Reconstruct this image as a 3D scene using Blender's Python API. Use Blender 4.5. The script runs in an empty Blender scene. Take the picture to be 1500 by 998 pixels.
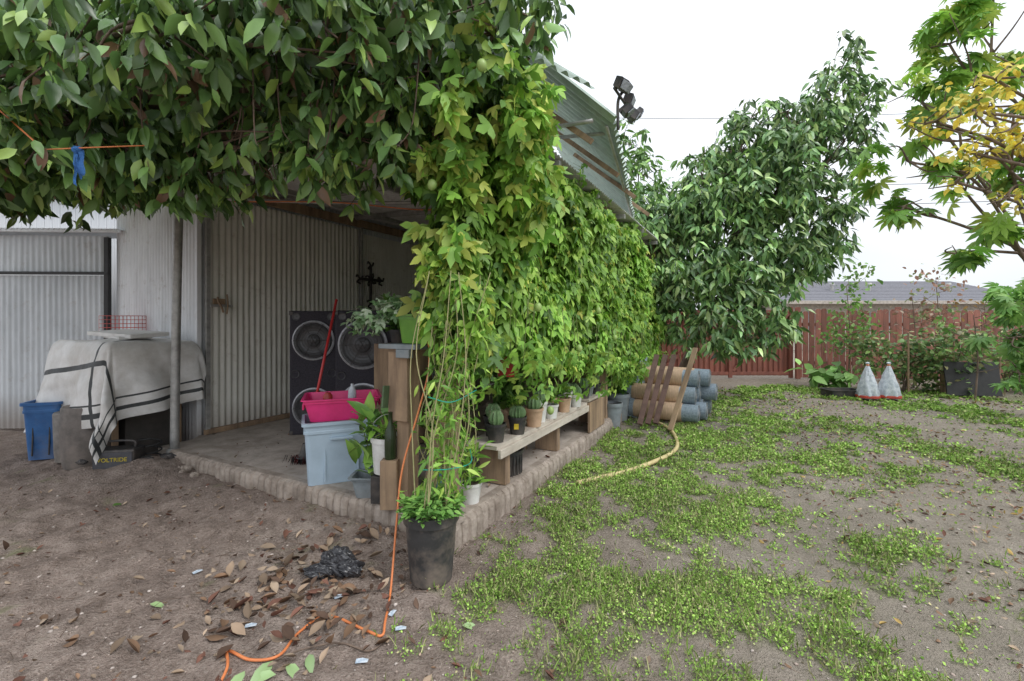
import bpy, math, random
import numpy as np
from mathutils import Vector, Matrix, Euler
random.seed(7)
R = np.random.default_rng(11)
sc = bpy.context.scene
COL = sc.collection

# ---------------------------------------------------------------- frame of the shed
TH = math.radians(62)
O = np.array([-0.37, 3.03])
U = np.array([math.cos(TH), math.sin(TH)])
V = np.array([-math.sin(TH), math.cos(TH)])
def W(a, b, z=0.0):
    p = O + a*U + b*V
    return (float(p[0]), float(p[1]), z)

# ---------------------------------------------------------------- numpy noise
def _h(ix, iy, s):
    v = np.sin(ix*127.1 + iy*311.7 + s*74.7)*43758.5453
    return v - np.floor(v)
def vnoise(x, y, s=0):
    x = np.asarray(x, float); y = np.asarray(y, float)
    ix = np.floor(x); iy = np.floor(y); fx = x-ix; fy = y-iy
    fx = fx*fx*(3-2*fx); fy = fy*fy*(3-2*fy)
    a = _h(ix, iy, s); b = _h(ix+1, iy, s); c = _h(ix, iy+1, s); d = _h(ix+1, iy+1, s)
    return (a*(1-fx)+b*fx)*(1-fy)+(c*(1-fx)+d*fx)*fy
def fbm(x, y, s=0, o=4):
    t = 0; a = .5; n = 0
    for i in range(o):
        t = t+a*vnoise(np.asarray(x)*2**i, np.asarray(y)*2**i, s+i*3); n += a; a *= .55
    return t/n

def seg_d(x, y, x0, y0, x1, y1):
    dx, dy = x1-x0, y1-y0
    t = np.clip(((x-x0)*dx+(y-y0)*dy)/(dx*dx+dy*dy), 0, 1)
    return np.hypot(x-x0-t*dx, y-y0-t*dy)
CAPS = [(1.3,7.5,3.7,7.8,.7),(1.5,5.8,3.3,6.5,1.15),(1.1,4.7,3.1,4.8,.8),(.8,3.8,1.9,3.5,.6),
        (.2,2.65,1.4,2.4,.52),(.3,1.9,1.3,1.6,.5),(-.1,2.5,.2,3.0,.35),(4.6,6.9,5.0,4.2,.40),(5.0,4.2,5.6,2.5,.33),
        (6.2,10,7.3,7.8,.7),(7.3,7.8,7.2,5.5,.5),(2.2,2.5,2.9,2.1,.36),(1.9,3.1,2.5,2.9,.28),(3.6,8.2,5.2,9.6,.4),(7.5,9.5,12,8,.5)]
def grass_mask(x, y):
    m = np.full(np.shape(x), -1.0)
    for c in CAPS:
        m = np.maximum(m, 1-seg_d(x, y, *c[:4])/c[4])
    n = fbm(x*1.7, y*1.7, 5, 3); n2 = fbm(x*5, y*5, 9, 3); n3 = fbm(x*16, y*16, 19, 2)
    v = np.clip(m, -1.2, .6)*.8 + (n-.5)*1.9 + (n2-.5)*2.5 + (n3-.5)*1.6
    return np.clip((v-.0)/.85, 0, 1)**1.25
def gz(x, y):
    x = np.asarray(x, float); y = np.asarray(y, float)
    near = np.exp(-(np.maximum(0, np.hypot(x, y)-9)/6)**2)
    left = np.clip(.6-x, 0, 1)
    z = (fbm(x*.8, y*.8, 2, 3)-.5)*.07 + (fbm(x*4.5, y*4.5, 4, 3)-.5)*(.035+.05*left) + (fbm(x*15, y*15, 8, 2)-.5)*(.012+.018*left)
    z = z*near
    z = z+.10*np.exp(-((x+3.75)**2+(y-4.4)**2)/.22)
    e = seg_d(x, y, -3.6, 4.55, -.9, 3.15)
    z = z+.05*np.exp(-(e/.22)**2)
    return z-.012
def gzf(x, y): return float(gz(x, y))

# ---------------------------------------------------------------- materials
def newmat(name):
    m = bpy.data.materials.new(name); m.use_nodes = True
    nt = m.node_tree
    return m, nt, nt.nodes['Principled BSDF']
def L(nt, a, b): nt.links.new(a, b)
def ramp(nt, fac, stops):
    r = nt.nodes.new('ShaderNodeValToRGB')
    e = r.color_ramp.elements
    while len(e) < len(stops): e.new(.5)
    for i, (p, c) in enumerate(stops):
        e[i].position = p; e[i].color = (*c, 1) if len(c) == 3 else c
    L(nt, fac, r.inputs[0]); return r.outputs[0]
def noise(nt, scale, detail=4, rough=.6, vec=None, stretch=None):
    n = nt.nodes.new('ShaderNodeTexNoise'); n.inputs['Scale'].default_value = scale
    n.inputs['Detail'].default_value = detail; n.inputs['Roughness'].default_value = rough
    tc = nt.nodes.new('ShaderNodeTexCoord'); v = tc.outputs['Object']
    if stretch:
        mp = nt.nodes.new('ShaderNodeMapping'); mp.inputs['Scale'].default_value = stretch
        L(nt, v, mp.inputs[0]); v = mp.outputs[0]
    L(nt, v, n.inputs['Vector']); return n.outputs[0]
def mixc(nt, fac, a, b, mode='MIX'):
    m = nt.nodes.new('ShaderNodeMix'); m.data_type = 'RGBA'; m.blend_type = mode
    for s, v in ((0, fac), (6, a), (7, b)):
        if hasattr(v, 'links'): L(nt, v, m.inputs[s])
        else: m.inputs[s].default_value = v if s == 0 else (*v, 1)
    return m.outputs[2]
def bump(nt, p, h, strength=.3, dist=.01):
    b = nt.nodes.new('ShaderNodeBump'); b.inputs['Strength'].default_value = strength
    b.inputs['Distance'].default_value = dist
    L(nt, h, b.inputs['Height']); L(nt, b.outputs[0], p.inputs['Normal'])
def M(name, c1, c2=None, scale=8, rough=.6, metal=0, bs=.3, stretch=None, dirt=None, dirtamt=.4):
    m, nt, p = newmat(name)
    if c2 is None: c2 = tuple(x*.65 for x in c1)
    n = noise(nt, scale, 4, .65, stretch=stretch)
    c = ramp(nt, n, [(.32, c2), (.62, c1)])
    if dirt:
        n2 = noise(nt, scale*.35, 5, .75)
        f = ramp(nt, n2, [(.45, (0,0,0)), (.75, (dirtamt,)*3)])
        c = mixc(nt, f, c, dirt)
    L(nt, c, p.inputs['Base Color'])
    p.inputs['Roughness'].default_value = rough; p.inputs['Metallic'].default_value = metal
    if bs: bump(nt, p, noise(nt, scale*5, 2, .6, stretch=stretch), bs, .006)
    return m
def leafmat(name, rough=.45, trans=.3, spec=.4):
    m, nt, p = newmat(name)
    at = nt.nodes.new('ShaderNodeAttribute'); at.attribute_name = 'Col'
    L(nt, at.outputs[0], p.inputs['Base Color']); p.inputs['Roughness'].default_value = rough
    p.inputs['Specular IOR Level'].default_value = spec
    if trans:
        t = nt.nodes.new('ShaderNodeBsdfTranslucent'); L(nt, at.outputs[0], t.inputs[0])
        ms = nt.nodes.new('ShaderNodeMixShader'); ms.inputs[0].default_value = trans
        L(nt, p.outputs[0], ms.inputs[1]); L(nt, t.outputs[0], ms.inputs[2])
        L(nt, ms.outputs[0], nt.nodes['Material Output'].inputs[0])
    return m

m_leaf = leafmat('leaf_glossy', .34, 0, .6)
m_leafs = leafmat('leaf_soft', .46, .28, .45)
m_grass = leafmat('leaf_ground', .6, 0, .2)
m_dry = leafmat('leaf_dry', .8, 0, .15)
m_bark = M('bark', (.22,.16,.12), (.09,.065,.05), 14, .9, bs=.8, stretch=(1,1,.3))
m_stem = M('green_stem', (.2,.26,.08), (.13,.14,.05), 20, .7)
m_wood = M('weathered_wood', (.42,.29,.18), (.2,.135,.09), 9, .85, bs=.6, stretch=(1,1,.12), dirt=(.12,.09,.07))
m_woodh = M('pale_plank', (.68,.62,.53), (.46,.4,.33), 9, .85, bs=.5, stretch=(.15,1,1), dirt=(.22,.18,.14))
m_conc = M('concrete', (.56,.49,.43), (.36,.31,.26), 5, .9, bs=.7, dirt=(.22,.17,.13), dirtamt=.7)
m_block = M('edge_block', (.46,.39,.33), (.29,.24,.195), 9, .92, bs=1, dirt=(.17,.13,.10), dirtamt=.8)
m_gal = M('galvanised', (.5,.5,.48), (.32,.32,.31), 12, .5, .4, .15, dirt=(.24,.2,.16))
m_blackp = M('black_plastic', (.045,.045,.047), (.025,.025,.025), 12, .5, bs=.1, dirt=(.2,.16,.13), dirtamt=.6)
m_whitep = M('white_plastic', (.78,.78,.75), (.6,.59,.55), 9, .45, bs=.05)
m_terra = M('terracotta', (.62,.42,.28), (.45,.3,.19), 9, .8, bs=.2)
m_greyp = M('grey_planter', (.27,.31,.33), (.19,.22,.23), 9, .6, bs=.1, dirt=(.25,.2,.15))
m_soil = M('soil', (.1,.07,.05), (.05,.035,.025), 30, .95, bs=1)
m_orange = M('orange_rubber', (.8,.26,.09), (.65,.2,.07), 20, .5, bs=0)
m_hose = M('hose_yellow', (.72,.6,.3), (.55,.44,.21), 12, .5, bs=.1)

def metal_wall(name, base, dark, streak):
    m, nt, p = newmat(name)
    n = noise(nt, 2.2, 5, .7, stretch=(1,1,.35)); n2 = noise(nt, 14, 4, .7, stretch=(1,1,.06)); n3 = noise(nt, 5, 5, .8)
    c = ramp(nt, n, [(.3, dark), (.6, base)])
    c = mixc(nt, ramp(nt, n2, [(.5,(0,0,0)),(.8,(.5,)*3)]), c, streak)
    c = mixc(nt, ramp(nt, n3, [(.56,(0,0,0)),(.74,(.4,)*3)]), c, (.26,.18,.12))
    g = nt.nodes.new('ShaderNodeNewGeometry'); s = nt.nodes.new('ShaderNodeSeparateXYZ'); L(nt, g.outputs['Position'], s.inputs[0])
    c = mixc(nt, ramp(nt, s.outputs[2], [(.1,(.7,)*3),(.5,(0,0,0))]), c, (.26,.2,.155))
    L(nt, c, p.inputs['Base Color']); p.inputs['Roughness'].default_value = .55; p.inputs['Metallic'].default_value = .05
    return m
m_door = metal_wall('painted_tin', (.80,.79,.72), (.64,.63,.56), (.40,.38,.33))
m_tin = metal_wall('pale_tin', (.82,.84,.86), (.66,.68,.70), (.46,.46,.46))
m_tin2 = metal_wall('grey_tin', (.64,.67,.69), (.48,.51,.53), (.32,.32,.32))
m_roof = metal_wall('green_tin', (.46,.55,.48), (.28,.36,.31), (.22,.22,.19))
m_roofi = metal_wall('tin_ceiling', (.78,.78,.77), (.56,.56,.55), (.38,.33,.28))

# ---------------------------------------------------------------- mesh helpers
def empty(name, loc=(0,0,0), rz=0, rot=None):
    e = bpy.data.objects.new(name, None); COL.objects.link(e); e.location = loc
    e.rotation_euler = rot if rot else (0,0,rz); e.empty_display_size = .1
    return e
def obj(name, verts, faces, mat, parent=None, smooth=False, loc=None, rot=None):
    me = bpy.data.meshes.new(name); me.from_pydata([tuple(map(float, v)) for v in verts], [], [tuple(map(int, f)) for f in faces]); me.update()
    ob = bpy.data.objects.new(name, me); COL.objects.link(ob)
    if mat: me.materials.append(mat)
    if smooth: me.polygons.foreach_set('use_smooth', [True]*len(me.polygons))
    if parent: ob.parent = parent
    if loc: ob.location = loc
    if rot: ob.rotation_euler = rot
    return ob
def box(name, s, loc, mat, parent=None, rot=None, bevel=.004):
    x, y, z = s[0]/2, s[1]/2, s[2]/2
    vs = [(-x,-y,-z),(x,-y,-z),(x,y,-z),(-x,y,-z),(-x,-y,z),(x,-y,z),(x,y,z),(-x,y,z)]
    fs = [(0,3,2,1),(4,5,6,7),(0,1,5,4),(1,2,6,5),(2,3,7,6),(3,0,4,7)]
    o = obj(name, vs, fs, mat, parent, loc=loc, rot=rot)
    if bevel:
        b = o.modifiers.new('b', 'BEVEL'); b.width = min(bevel, min(s)*.3); b.segments = 2
    return o
def lathe(name, prof, mat, parent=None, loc=(0,0,0), rot=None, seg=28, wob=None):
    vs = []; fs = []
    for i, (r, z) in enumerate(prof):
        for j in range(seg):
            t = 2*math.pi*j/seg; rr = r*(wob(t, z) if wob else 1)
            vs.append((rr*math.cos(t), rr*math.sin(t), z))
    for i in range(len(prof)-1):
        for j in range(seg):
            a = i*seg+j; b = i*seg+(j+1) % seg
            fs.append((a, b, b+seg, a+seg))
    o = obj(name, vs, fs, mat, parent, True, loc, rot)
    es = o.modifiers.new('e', 'EDGE_SPLIT'); es.split_angle = math.radians(40)
    return o
def catmull(pts, n=8):
    P = [np.array(p, float) for p in pts]; P = [2*P[0]-P[1]]+P+[2*P[-1]-P[-2]]; out = []
    for i in range(1, len(P)-2):
        for k in range(n):
            t = k/n
            out.append(.5*((2*P[i])+(-P[i-1]+P[i+1])*t+(2*P[i-1]-5*P[i]+4*P[i+1]-P[i+2])*t*t+(-P[i-1]+3*P[i]-3*P[i+1]+P[i+2])*t**3))
    out.append(P[-2]); return out
def tube_geo(pts, r0, r1=None, seg=8, n=8, wob=0):
    P = catmull(pts, n) if n > 1 else [np.array(p, float) for p in pts]
    r1 = r0 if r1 is None else r1
    vs = []; fs = []; k = len(P)
    for i, p in enumerate(P):
        d = P[min(i+1, k-1)]-P[max(i-1, 0)]; d = d/(np.linalg.norm(d)+1e-9)
        up = np.array([0,0,1.]) if abs(d[2]) < .9 else np.array([1.,0,0])
        x = np.cross(d, up); x /= np.linalg.norm(x); y = np.cross(d, x)
        r = r0+(r1-r0)*i/(k-1)
        r *= 1+wob*(random.random()-.5)
        for j in range(seg):
            t = 2*math.pi*j/seg; vs.append(p+r*(math.cos(t)*x+math.sin(t)*y))
    for i in range(k-1):
        for j in range(seg):
            a = i*seg+j; b = i*seg+(j+1) % seg; fs.append((a, b, b+seg, a+seg))
    fs.append(tuple(range(seg-1, -1, -1))); fs.append(tuple(range((k-1)*seg, k*seg)))
    return vs, fs
def tubes(name, lst, mat, parent=None):
    vs = []; fs = []
    for t in lst:
        v, f = tube_geo(**t) if isinstance(t, dict) else tube_geo(*t)
        o = len(vs); vs += v; fs += [tuple(i+o for i in q) for q in f]
    return obj(name, vs, fs, mat, parent, True)
def corr(name, org, al, up, Ln, H, mat, parent, per=.068, amp=.009, rows=6, dent=.006, jag=0):
    al = np.array(al, float); al /= np.linalg.norm(al); up = np.array(up, float); up /= np.linalg.norm(up)
    nn = np.cross(al, up); n = int(Ln/per*8)+1
    vs = []; fs = []
    for j in range(rows+1):
        for i in range(n+1):
            s = Ln*i/n; h = H*j/rows
            off = amp*math.sin(2*math.pi*s/per) + dent*2*(float(vnoise(s*1.5, h*1.5, len(name)))-.5)
            if jag and j == 0: h += jag*(float(vnoise(s*2, 3, 2))-.5)
            vs.append(np.array(org)+al*s+up*h+nn*off)
    for j in range(rows):
        for i in range(n):
            a = j*(n+1)+i; fs.append((a, a+1, a+n+2, a+n+1))
    return obj(name, vs, fs, mat, parent, True)

# ---- leaves
def tmpl_leaf(width=.42, droop=.25, fold=.12, k=4):
    prof = [math.sin(math.pi*((i/k)**.85))*width/2 for i in range(k+1)]
    vs = []; idx = {}
    for i in range(k+1):
        t = i/k; idx['m', i] = len(vs); vs.append((0, t, -droop*t*t))
        if 0 < i < k:
            for s, q in ((-1, 'l'), (1, 'r')):
                idx[q, i] = len(vs); vs.append((s*prof[i], t, -droop*t*t+fold*prof[i]*2+.02*math.sin(i*2.3+s)))
    fs = []
    for i in range(k):
        for q, o in (('l', 0), ('r', 1)):
            p = [idx['m', i], idx['m', i+1]]
            if i+1 < k: p.append(idx[q, i+1])
            if i > 0: p.append(idx[q, i])
            fs.append(p if o == 0 else p[::-1])
    return np.array(vs), fs
def tmpl_lobes(angs, lens, w=.2, droop=.2, cen=.0):
    vs = [(0,cen,0)]; fs = []
    for a, l in zip(angs, lens):
        a = math.radians(a); ca, sa = math.cos(a), math.sin(a)
        pl = []
        for (x, y) in ((-w*.75, .3), (-w, .6), (0, 1), (w, .6), (w*.75, .3)):
            x *= l**.5; y *= l
            X = x*ca+y*sa; Y = cen-x*sa+y*ca
            pl.append(len(vs)); vs.append((X, Y, -droop*(y*y)+.10*abs(x)/w*.5))
        fs.append([0]+pl)
    return np.array(vs), fs
T_AVO = tmpl_leaf(.42, .3, .15)
T_LONG = tmpl_leaf(.26, .35, .15)
T_LOQ = tmpl_leaf(.34, .4, .15, 3)
T_OV = tmpl_leaf(.6, .2, .12)
T_SM = (np.array([(0,0,0),(-.38,.5,.08),(0,1,-.05),(.38,.5,.08)]), [[0,3,2,1]])
T_BLADE = (np.array([(-.04,0,0),(.04,0,0),(.03,.6,-.08),(0,1,-.3),(-.03,.6,-.08)]), [[0,1,2,3,4]])
T_PASS = tmpl_lobes([-55,0,55], [.7,1,.7], .21, .25)
T_CAST = tmpl_lobes([-140,-100,-65,-32,0,32,65,100,140], [.55,.7,.85,.95,1,.95,.85,.7,.55], .13, .3)
T_DRY = tmpl_leaf(.5, -.35, .5)
T_NEED = (np.array([(-.03,0,0),(.03,0,0),(0,1,0)]), [[0,1,2]])

def leaf_mass(name, pos, dirs, nrm, size, tm, cols, mat, parent=None):
    tv, tf = tm; N = len(pos); nv = len(tv)
    d = dirs/(np.linalg.norm(dirs, axis=1, keepdims=True)+1e-9)
    x = np.cross(d, nrm); x /= (np.linalg.norm(x, axis=1, keepdims=True)+1e-9)
    z = np.cross(x, d)
    V3 = pos[:,None,:] + size[:,None,None]*(tv[None,:,0,None]*x[:,None,:]+tv[None,:,1,None]*d[:,None,:]+tv[None,:,2,None]*z[:,None,:])
    V3 = V3.reshape(-1, 3)
    fl = np.concatenate([np.array(f) for f in tf]); fn = np.array([len(f) for f in tf])
    loops = (np.arange(N)[:,None]*nv+fl[None,:]).reshape(-1)
    cnt = np.tile(fn, N); st = np.concatenate([[0], np.cumsum(cnt)[:-1]])
    me = bpy.data.meshes.new(name)
    me.vertices.add(len(V3)); me.vertices.foreach_set('co', V3.astype(np.float32).ravel())
    me.loops.add(len(loops)); me.loops.foreach_set('vertex_index', loops.astype(np.int32))
    me.polygons.add(len(cnt)); me.polygons.foreach_set('loop_start', st.astype(np.int32))
    me.polygons.foreach_set('use_smooth', np.ones(len(cnt), bool))
    me.update(calc_edges=True); me.validate()
    a = me.color_attributes.new('Col', 'FLOAT_COLOR', 'POINT')
    c = np.ones((N, nv, 4), np.float32); c[:,:,:3] = cols[:,None,:]
    c[:,:,:3] *= (1+.18*(R.random((N,nv,1))-.5))
    a.data.foreach_set('color', c.ravel())
    me.materials.append(mat)
    o = bpy.data.objects.new(name, me); COL.objects.link(o)
    if parent: o.parent = parent
    return o
def pal(n, cols, w=None, var=.25):
    cols = np.array(cols); k = R.choice(len(cols), n, p=w)
    c = cols[k]*(1+var*(R.random((n,1))-.5)*2)
    return np.clip(c, .005, 1)
def rdir(n):
    v = R.normal(size=(n,3)); return v/np.linalg.norm(v, axis=1, keepdims=True)
def ell_points(lobes, dens, shell=.35, irr=.55):
    out = []
    for l in lobes:
        c = np.array(l[:3]); r = np.array(l[3:6]); n = max(3, int(dens*r[0]*r[1]*r[2]*4.2))
        d = rdir(n); t = (shell+(1-shell)*R.random(n))**.6
        t *= (1.07-irr/2)+irr*vnoise(d[:,0]*3.5+c[0]*3, d[:,1]*2.5+d[:,2]*3.5+c[1]*3+c[2], 3)
        out.append(c+d*r*t[:,None])
    return np.concatenate(out)
def clusters(cen, per, size, droop, palette, w=None, up=1.0, sv=.3, cv=.3, spread=.25):
    n = len(cen); idx = np.repeat(np.arange(n), per)
    d = rdir(len(idx)); d[:,2] = d[:,2]*.6-droop
    d /= np.linalg.norm(d, axis=1, keepdims=True)
    pos = cen[idx]+d*size*spread+R.normal(size=(len(idx),3))*size*.2
    nr = rdir(len(idx))*.7; nr[:,2] += up
    s = size*(1-sv+2*sv*R.random(len(idx)))
    cb = 1+cv*(R.random(n)-.5)*2
    c = pal(len(idx), palette, w)*cb[idx][:,None]
    return pos, d, nr, s, c

# ---------------------------------------------------------------- world / light / camera
w = bpy.data.worlds.new('World'); sc.world = w; w.use_nodes = True
nt = w.node_tree; bg = nt.nodes['Background']
sky = nt.nodes.new('ShaderNodeTexSky'); sky.sky_type = 'NISHITA'; sky.sun_disc = False
sky.sun_elevation = math.radians(50); sky.sun_rotation = math.radians(128.5)
mx = nt.nodes.new('ShaderNodeMix'); mx.data_type = 'RGBA'; mx.inputs[0].default_value = .88
n = nt.nodes.new('ShaderNodeTexNoise'); n.inputs['Scale'].default_value = 1.6; n.inputs['Detail'].default_value = 3
tc = nt.nodes.new('ShaderNodeTexCoord'); mp = nt.nodes.new('ShaderNodeMapping'); mp.inputs['Scale'].default_value = (1,1,2.5)
L(nt, tc.outputs['Generated'], mp.inputs[0]); L(nt, mp.outputs[0], n.inputs['Vector'])
rc = nt.nodes.new('ShaderNodeValToRGB'); rc.color_ramp.elements[0].position = .35; rc.color_ramp.elements[1].position = .65
rc.color_ramp.elements[0].color = (.68,.72,.79,1); rc.color_ramp.elements[1].color = (.92,.94,.97,1)
L(nt, n.outputs[0], rc.inputs[0])
# brighter cloud overhead, slightly greyer band towards the horizon (as under stratus)
sm = nt.nodes.new('ShaderNodeVectorMath'); sm.operation = 'SCALE'
sx = nt.nodes.new('ShaderNodeSeparateXYZ'); L(nt, tc.outputs['Generated'], sx.inputs[0])
mz = nt.nodes.new('ShaderNodeMapRange'); mz.inputs[1].default_value = .15; mz.inputs[2].default_value = .95; mz.inputs[3].default_value = 8.6; mz.inputs[4].default_value = 15.0
L(nt, sx.outputs[2], mz.inputs[0]); L(nt, mz.outputs[0], sm.inputs['Scale'])
L(nt, rc.outputs[0], sm.inputs[0]); L(nt, sky.outputs[0], mx.inputs[6]); L(nt, sm.outputs[0], mx.inputs[7])
L(nt, mx.outputs[2], bg.inputs[0]); bg.inputs[1].default_value = .147
sd = bpy.data.lights.new('sun', 'SUN'); sd.energy = 1.35; sd.angle = math.radians(22); sd.color = (1,.975,.94)
so = bpy.data.objects.new('sun', sd); COL.objects.link(so)
so.rotation_euler = Vector((-.78*.643, .62*.643, -.766)).to_track_quat('-Z', 'Y').to_euler(); so.location = (6,-5,9)
cd = bpy.data.cameras.new('camera'); cam = bpy.data.objects.new('camera', cd); COL.objects.link(cam)
cam.location = (0,0,1.5); cam.rotation_euler = (math.radians(90),0,0); cd.lens = 16; cd.sensor_width = 36
cd.shift_y = -.0195; cd.clip_end = 1000; cd.clip_start = .05; sc.camera = cam
sc.view_settings.view_transform = 'Standard'; sc.view_settings.look = 'None'; sc.view_settings.exposure = 0

# ---------------------------------------------------------------- ground
def axis(lo, hi, st, far):
    a = list(np.arange(lo, hi+1e-6, st)); s = st; x = a[-1]
    while x < far: s *= 1.25; x += s; a.append(x)
    s = st; x = a[0]; p = []
    while x > -far: s *= 1.25; x -= s; p.append(x)
    return np.array(p[::-1]+a)
xs = axis(-5.5, 8.5, .03, 400); ys = axis(1.2, 9.5, .03, 400)
X, Y = np.meshgrid(xs, ys); Z = gz(X, Y); gm = grass_mask(X, Y)
nx, ny = len(xs), len(ys)
me = bpy.data.meshes.new('ground'); me.vertices.add(nx*ny)
me.vertices.foreach_set('co', np.stack([X,Y,Z], -1).astype(np.float32).ravel())
i0 = (np.arange(ny-1)[:,None]*nx+np.arange(nx-1)[None,:]).ravel()
q = np.stack([i0, i0+1, i0+nx+1, i0+nx], -1).ravel()
me.loops.add(len(q)); me.loops.foreach_set('vertex_index', q.astype(np.int32))
me.polygons.add(len(i0)); me.polygons.foreach_set('loop_start', (np.arange(len(i0))*4).astype(np.int32))
me.polygons.foreach_set('use_smooth', np.ones(len(i0), bool)); me.update(calc_edges=True)
a = me.color_attributes.new('grass', 'FLOAT_COLOR', 'POINT'); c = np.ones((nx*ny,4), np.float32); c[:,:3] = gm.reshape(-1,1); a.data.foreach_set('color', c.ravel())
m, nt, p = newmat('dirt')
nA = noise(nt, 1.1, 5, .65); nB = noise(nt, 9, 6, .75); nC = noise(nt, 75, 3, .7)
c1 = ramp(nt, nA, [(.35,(.31,.24,.20)),(.5,(.41,.325,.275)),(.68,(.51,.42,.36))])
c1 = mixc(nt, ramp(nt, nB, [(.40,(.75,)*3),(.58,(0,0,0))]), c1, (.215,.165,.135))
c1 = mixc(nt, ramp(nt, nC, [(.52,(0,0,0)),(.7,(.55,)*3)]), c1, (.57,.49,.43))
c1 = mixc(nt, ramp(nt, nC, [(.32,(.7,)*3),(.44,(0,0,0))]), c1, (.13,.10,.08))
g = nt.nodes.new('ShaderNodeNewGeometry'); s = nt.nodes.new('ShaderNodeSeparateXYZ'); L(nt, g.outputs['Position'], s.inputs[0])
mr = nt.nodes.new('ShaderNodeMapRange'); mr.inputs[1].default_value = -.5; mr.inputs[2].default_value = 1.5; L(nt, s.outputs[0], mr.inputs[0])
c1 = mixc(nt, mr.outputs[0], c1, mixc(nt, .5, c1, (.35,.33,.26)))
at = nt.nodes.new('ShaderNodeAttribute'); at.attribute_name = 'grass'
gc = ramp(nt, nC, [(.35,(.13,.16,.055)),(.65,(.25,.31,.10))])
mm = nt.nodes.new('ShaderNodeMath'); mm.operation = 'MULTIPLY'; mm.inputs[1].default_value = .7; L(nt, at.outputs['Fac'], mm.inputs[0])
L(nt, mixc(nt, mm.outputs[0], c1, gc), p.inputs['Base Color']); p.inputs['Roughness'].default_value = .95
p.inputs['Specular IOR Level'].default_value = .15
ad = nt.nodes.new('ShaderNodeMath'); ad.operation = 'ADD'; L(nt, nB, ad.inputs[0]); L(nt, nC, ad.inputs[1])
bump(nt, p, ad.outputs[0], 1.0, .03)
me.materials.append(m); go = bpy.data.objects.new('ground', me); COL.objects.link(go)

# ground cover (small clover-like weeds)
N = 1500000
gx = R.random(N)*10-0.8; gy = 1.5+R.random(N)*8.8
mk = grass_mask(gx, gy); dd = np.hypot(gx, gy)
keep = (R.random(N) < (mk*1.0+.02*(gx>-.3))*np.clip(2.4/dd, 0, 1)**1.0) & (gx-(-.37) > (gy-3.03)*.53+.06*(gy>3))
gx, gy, dd, mk = gx[keep], gy[keep], dd[keep], mk[keep]; n = len(gx)
d = rdir(n); d[:,2] = np.abs(d[:,2])*.8; nr = rdir(n)*.7; nr[:,2] += 1
tone = fbm(gx*2.2, gy*2.2, 31, 3)[:,None]
cc = pal(n, [(.25,.42,.08),(.34,.52,.11),(.17,.31,.05),(.46,.52,.2),(.42,.38,.2)], [.32,.33,.19,.11,.05], .35)*(.5+1.0*tone)
pos = np.stack([gx, gy, gz(gx, gy)+.002+R.random(n)**1.3*.045*mk], -1)
ground_cover = leaf_mass('grass', pos, d, nr, (.005+.0034*dd)*(.45+.9*R.random(n)), T_SM, cc, m_grass)
k = R.choice(n, 22000, replace=False)
d = rdir(22000)*.6; d[:,2] = 1
leaf_mass('grass_blades', pos[k], d, rdir(22000), .02+.05*R.random(22000), T_BLADE, pal(22000, [(.3,.46,.1),(.5,.5,.24)]), m_grass, ground_cover)

# pebbles, litter
n = 5200
px = R.random(n)*9.5-4.8; py = 1.7+R.random(n)**1.4*7
ok = ~((px > -.37-1.9*(py-3.03)) & (px < -.37+.53*(py-3.03)+.02) & (py > 3.0))
px, py = px[ok], py[ok]; n = len(px)
oct_v = np.array([(1,0,0),(0,1,0),(-1,0,0),(0,-1,0),(0,0,.6),(0,0,-.6),(.6,.6,.3),(-.6,.6,.25),(-.6,-.6,.35),(.6,-.6,.3)])
oct_f = [[0,6,4],[6,1,4],[1,7,4],[7,2,4],[2,8,4],[8,3,4],[3,9,4],[9,0,4],[6,0,5],[1,6,5],[7,1,5],[2,7,5],[8,2,5],[3,8,5],[9,3,5],[0,9,5]]
d = rdir(n); d[:,2] *= .2; nr = np.zeros((n,3)); nr[:,2] = 1
leaf_mass('pebbles', np.stack([px,py,gz(px,py)+.001],-1), d, nr, .003+.011*R.random(n)**3, (oct_v,oct_f), pal(n, [(.42,.34,.29),(.3,.24,.2),(.54,.47,.42)]), m_dry)
def litter(name, x, y, size, cols, tm=T_DRY, zo=.006, z=None):
    n = len(x); d = rdir(n); d[:,2] *= .25; nr = rdir(n)*.45; nr[:,2] += np.where(R.random(n) < .5, 1, -1)
    zz = gz(x, y) if z is None else np.full(n, z)
    return leaf_mass(name, np.stack([x, y, zz+zo+size*.12*R.random(n)], -1), d, nr, size*(.5+.9*R.random(n)), tm, pal(n, cols, var=.4), m_dry)
browns = [(.24,.15,.095),(.3,.22,.155),(.11,.07,.05),(.38,.29,.21),(.18,.09,.065)]
n = 280; litter('leaf_pile', -1.17+R.normal(size=n)*.27, 2.62+R.normal(size=n)*.28, np.full(n,.072), browns, zo=.012)
n = 480; litter('dry_leaves', R.random(n)*5.2-4.6, 1.8+R.random(n)*2.2, np.full(n,.034), browns)
n = 90; litter('dry_leaves', R.normal(size=n)*.9-1.4, 2.3+R.normal(size=n)*.3, np.full(n,.065), browns)
n = 110; litter('dry_leaves', -3.3+R.random(n)*2.6, 4.3-R.random(n)*.9-.2, np.full(n,.045), browns)
n = 2800; t = R.random(n); litter('dry_leaves', 4.4+R.normal(size=n)*1.0+t*2-1, 1.6+t*8.5, np.full(n,.04), browns+[(.4,.28,.1)])
n = 600; t = R.random(n); litter('dry_leaves', 8+R.random(n)*4, 7.5+t*4, np.full(n,.07), browns+[(.3,.25,.1)])
n = 120; q1_ = R.random(n)*2.2+.05; q2_ = R.random(n)*3.2+.2; pp_ = O[None,:]+q1_[:,None]*U+q2_[:,None]*V
litter('dry_leaves', pp_[:,0], pp_[:,1], np.full(n,.03), browns, z=.146)
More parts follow.
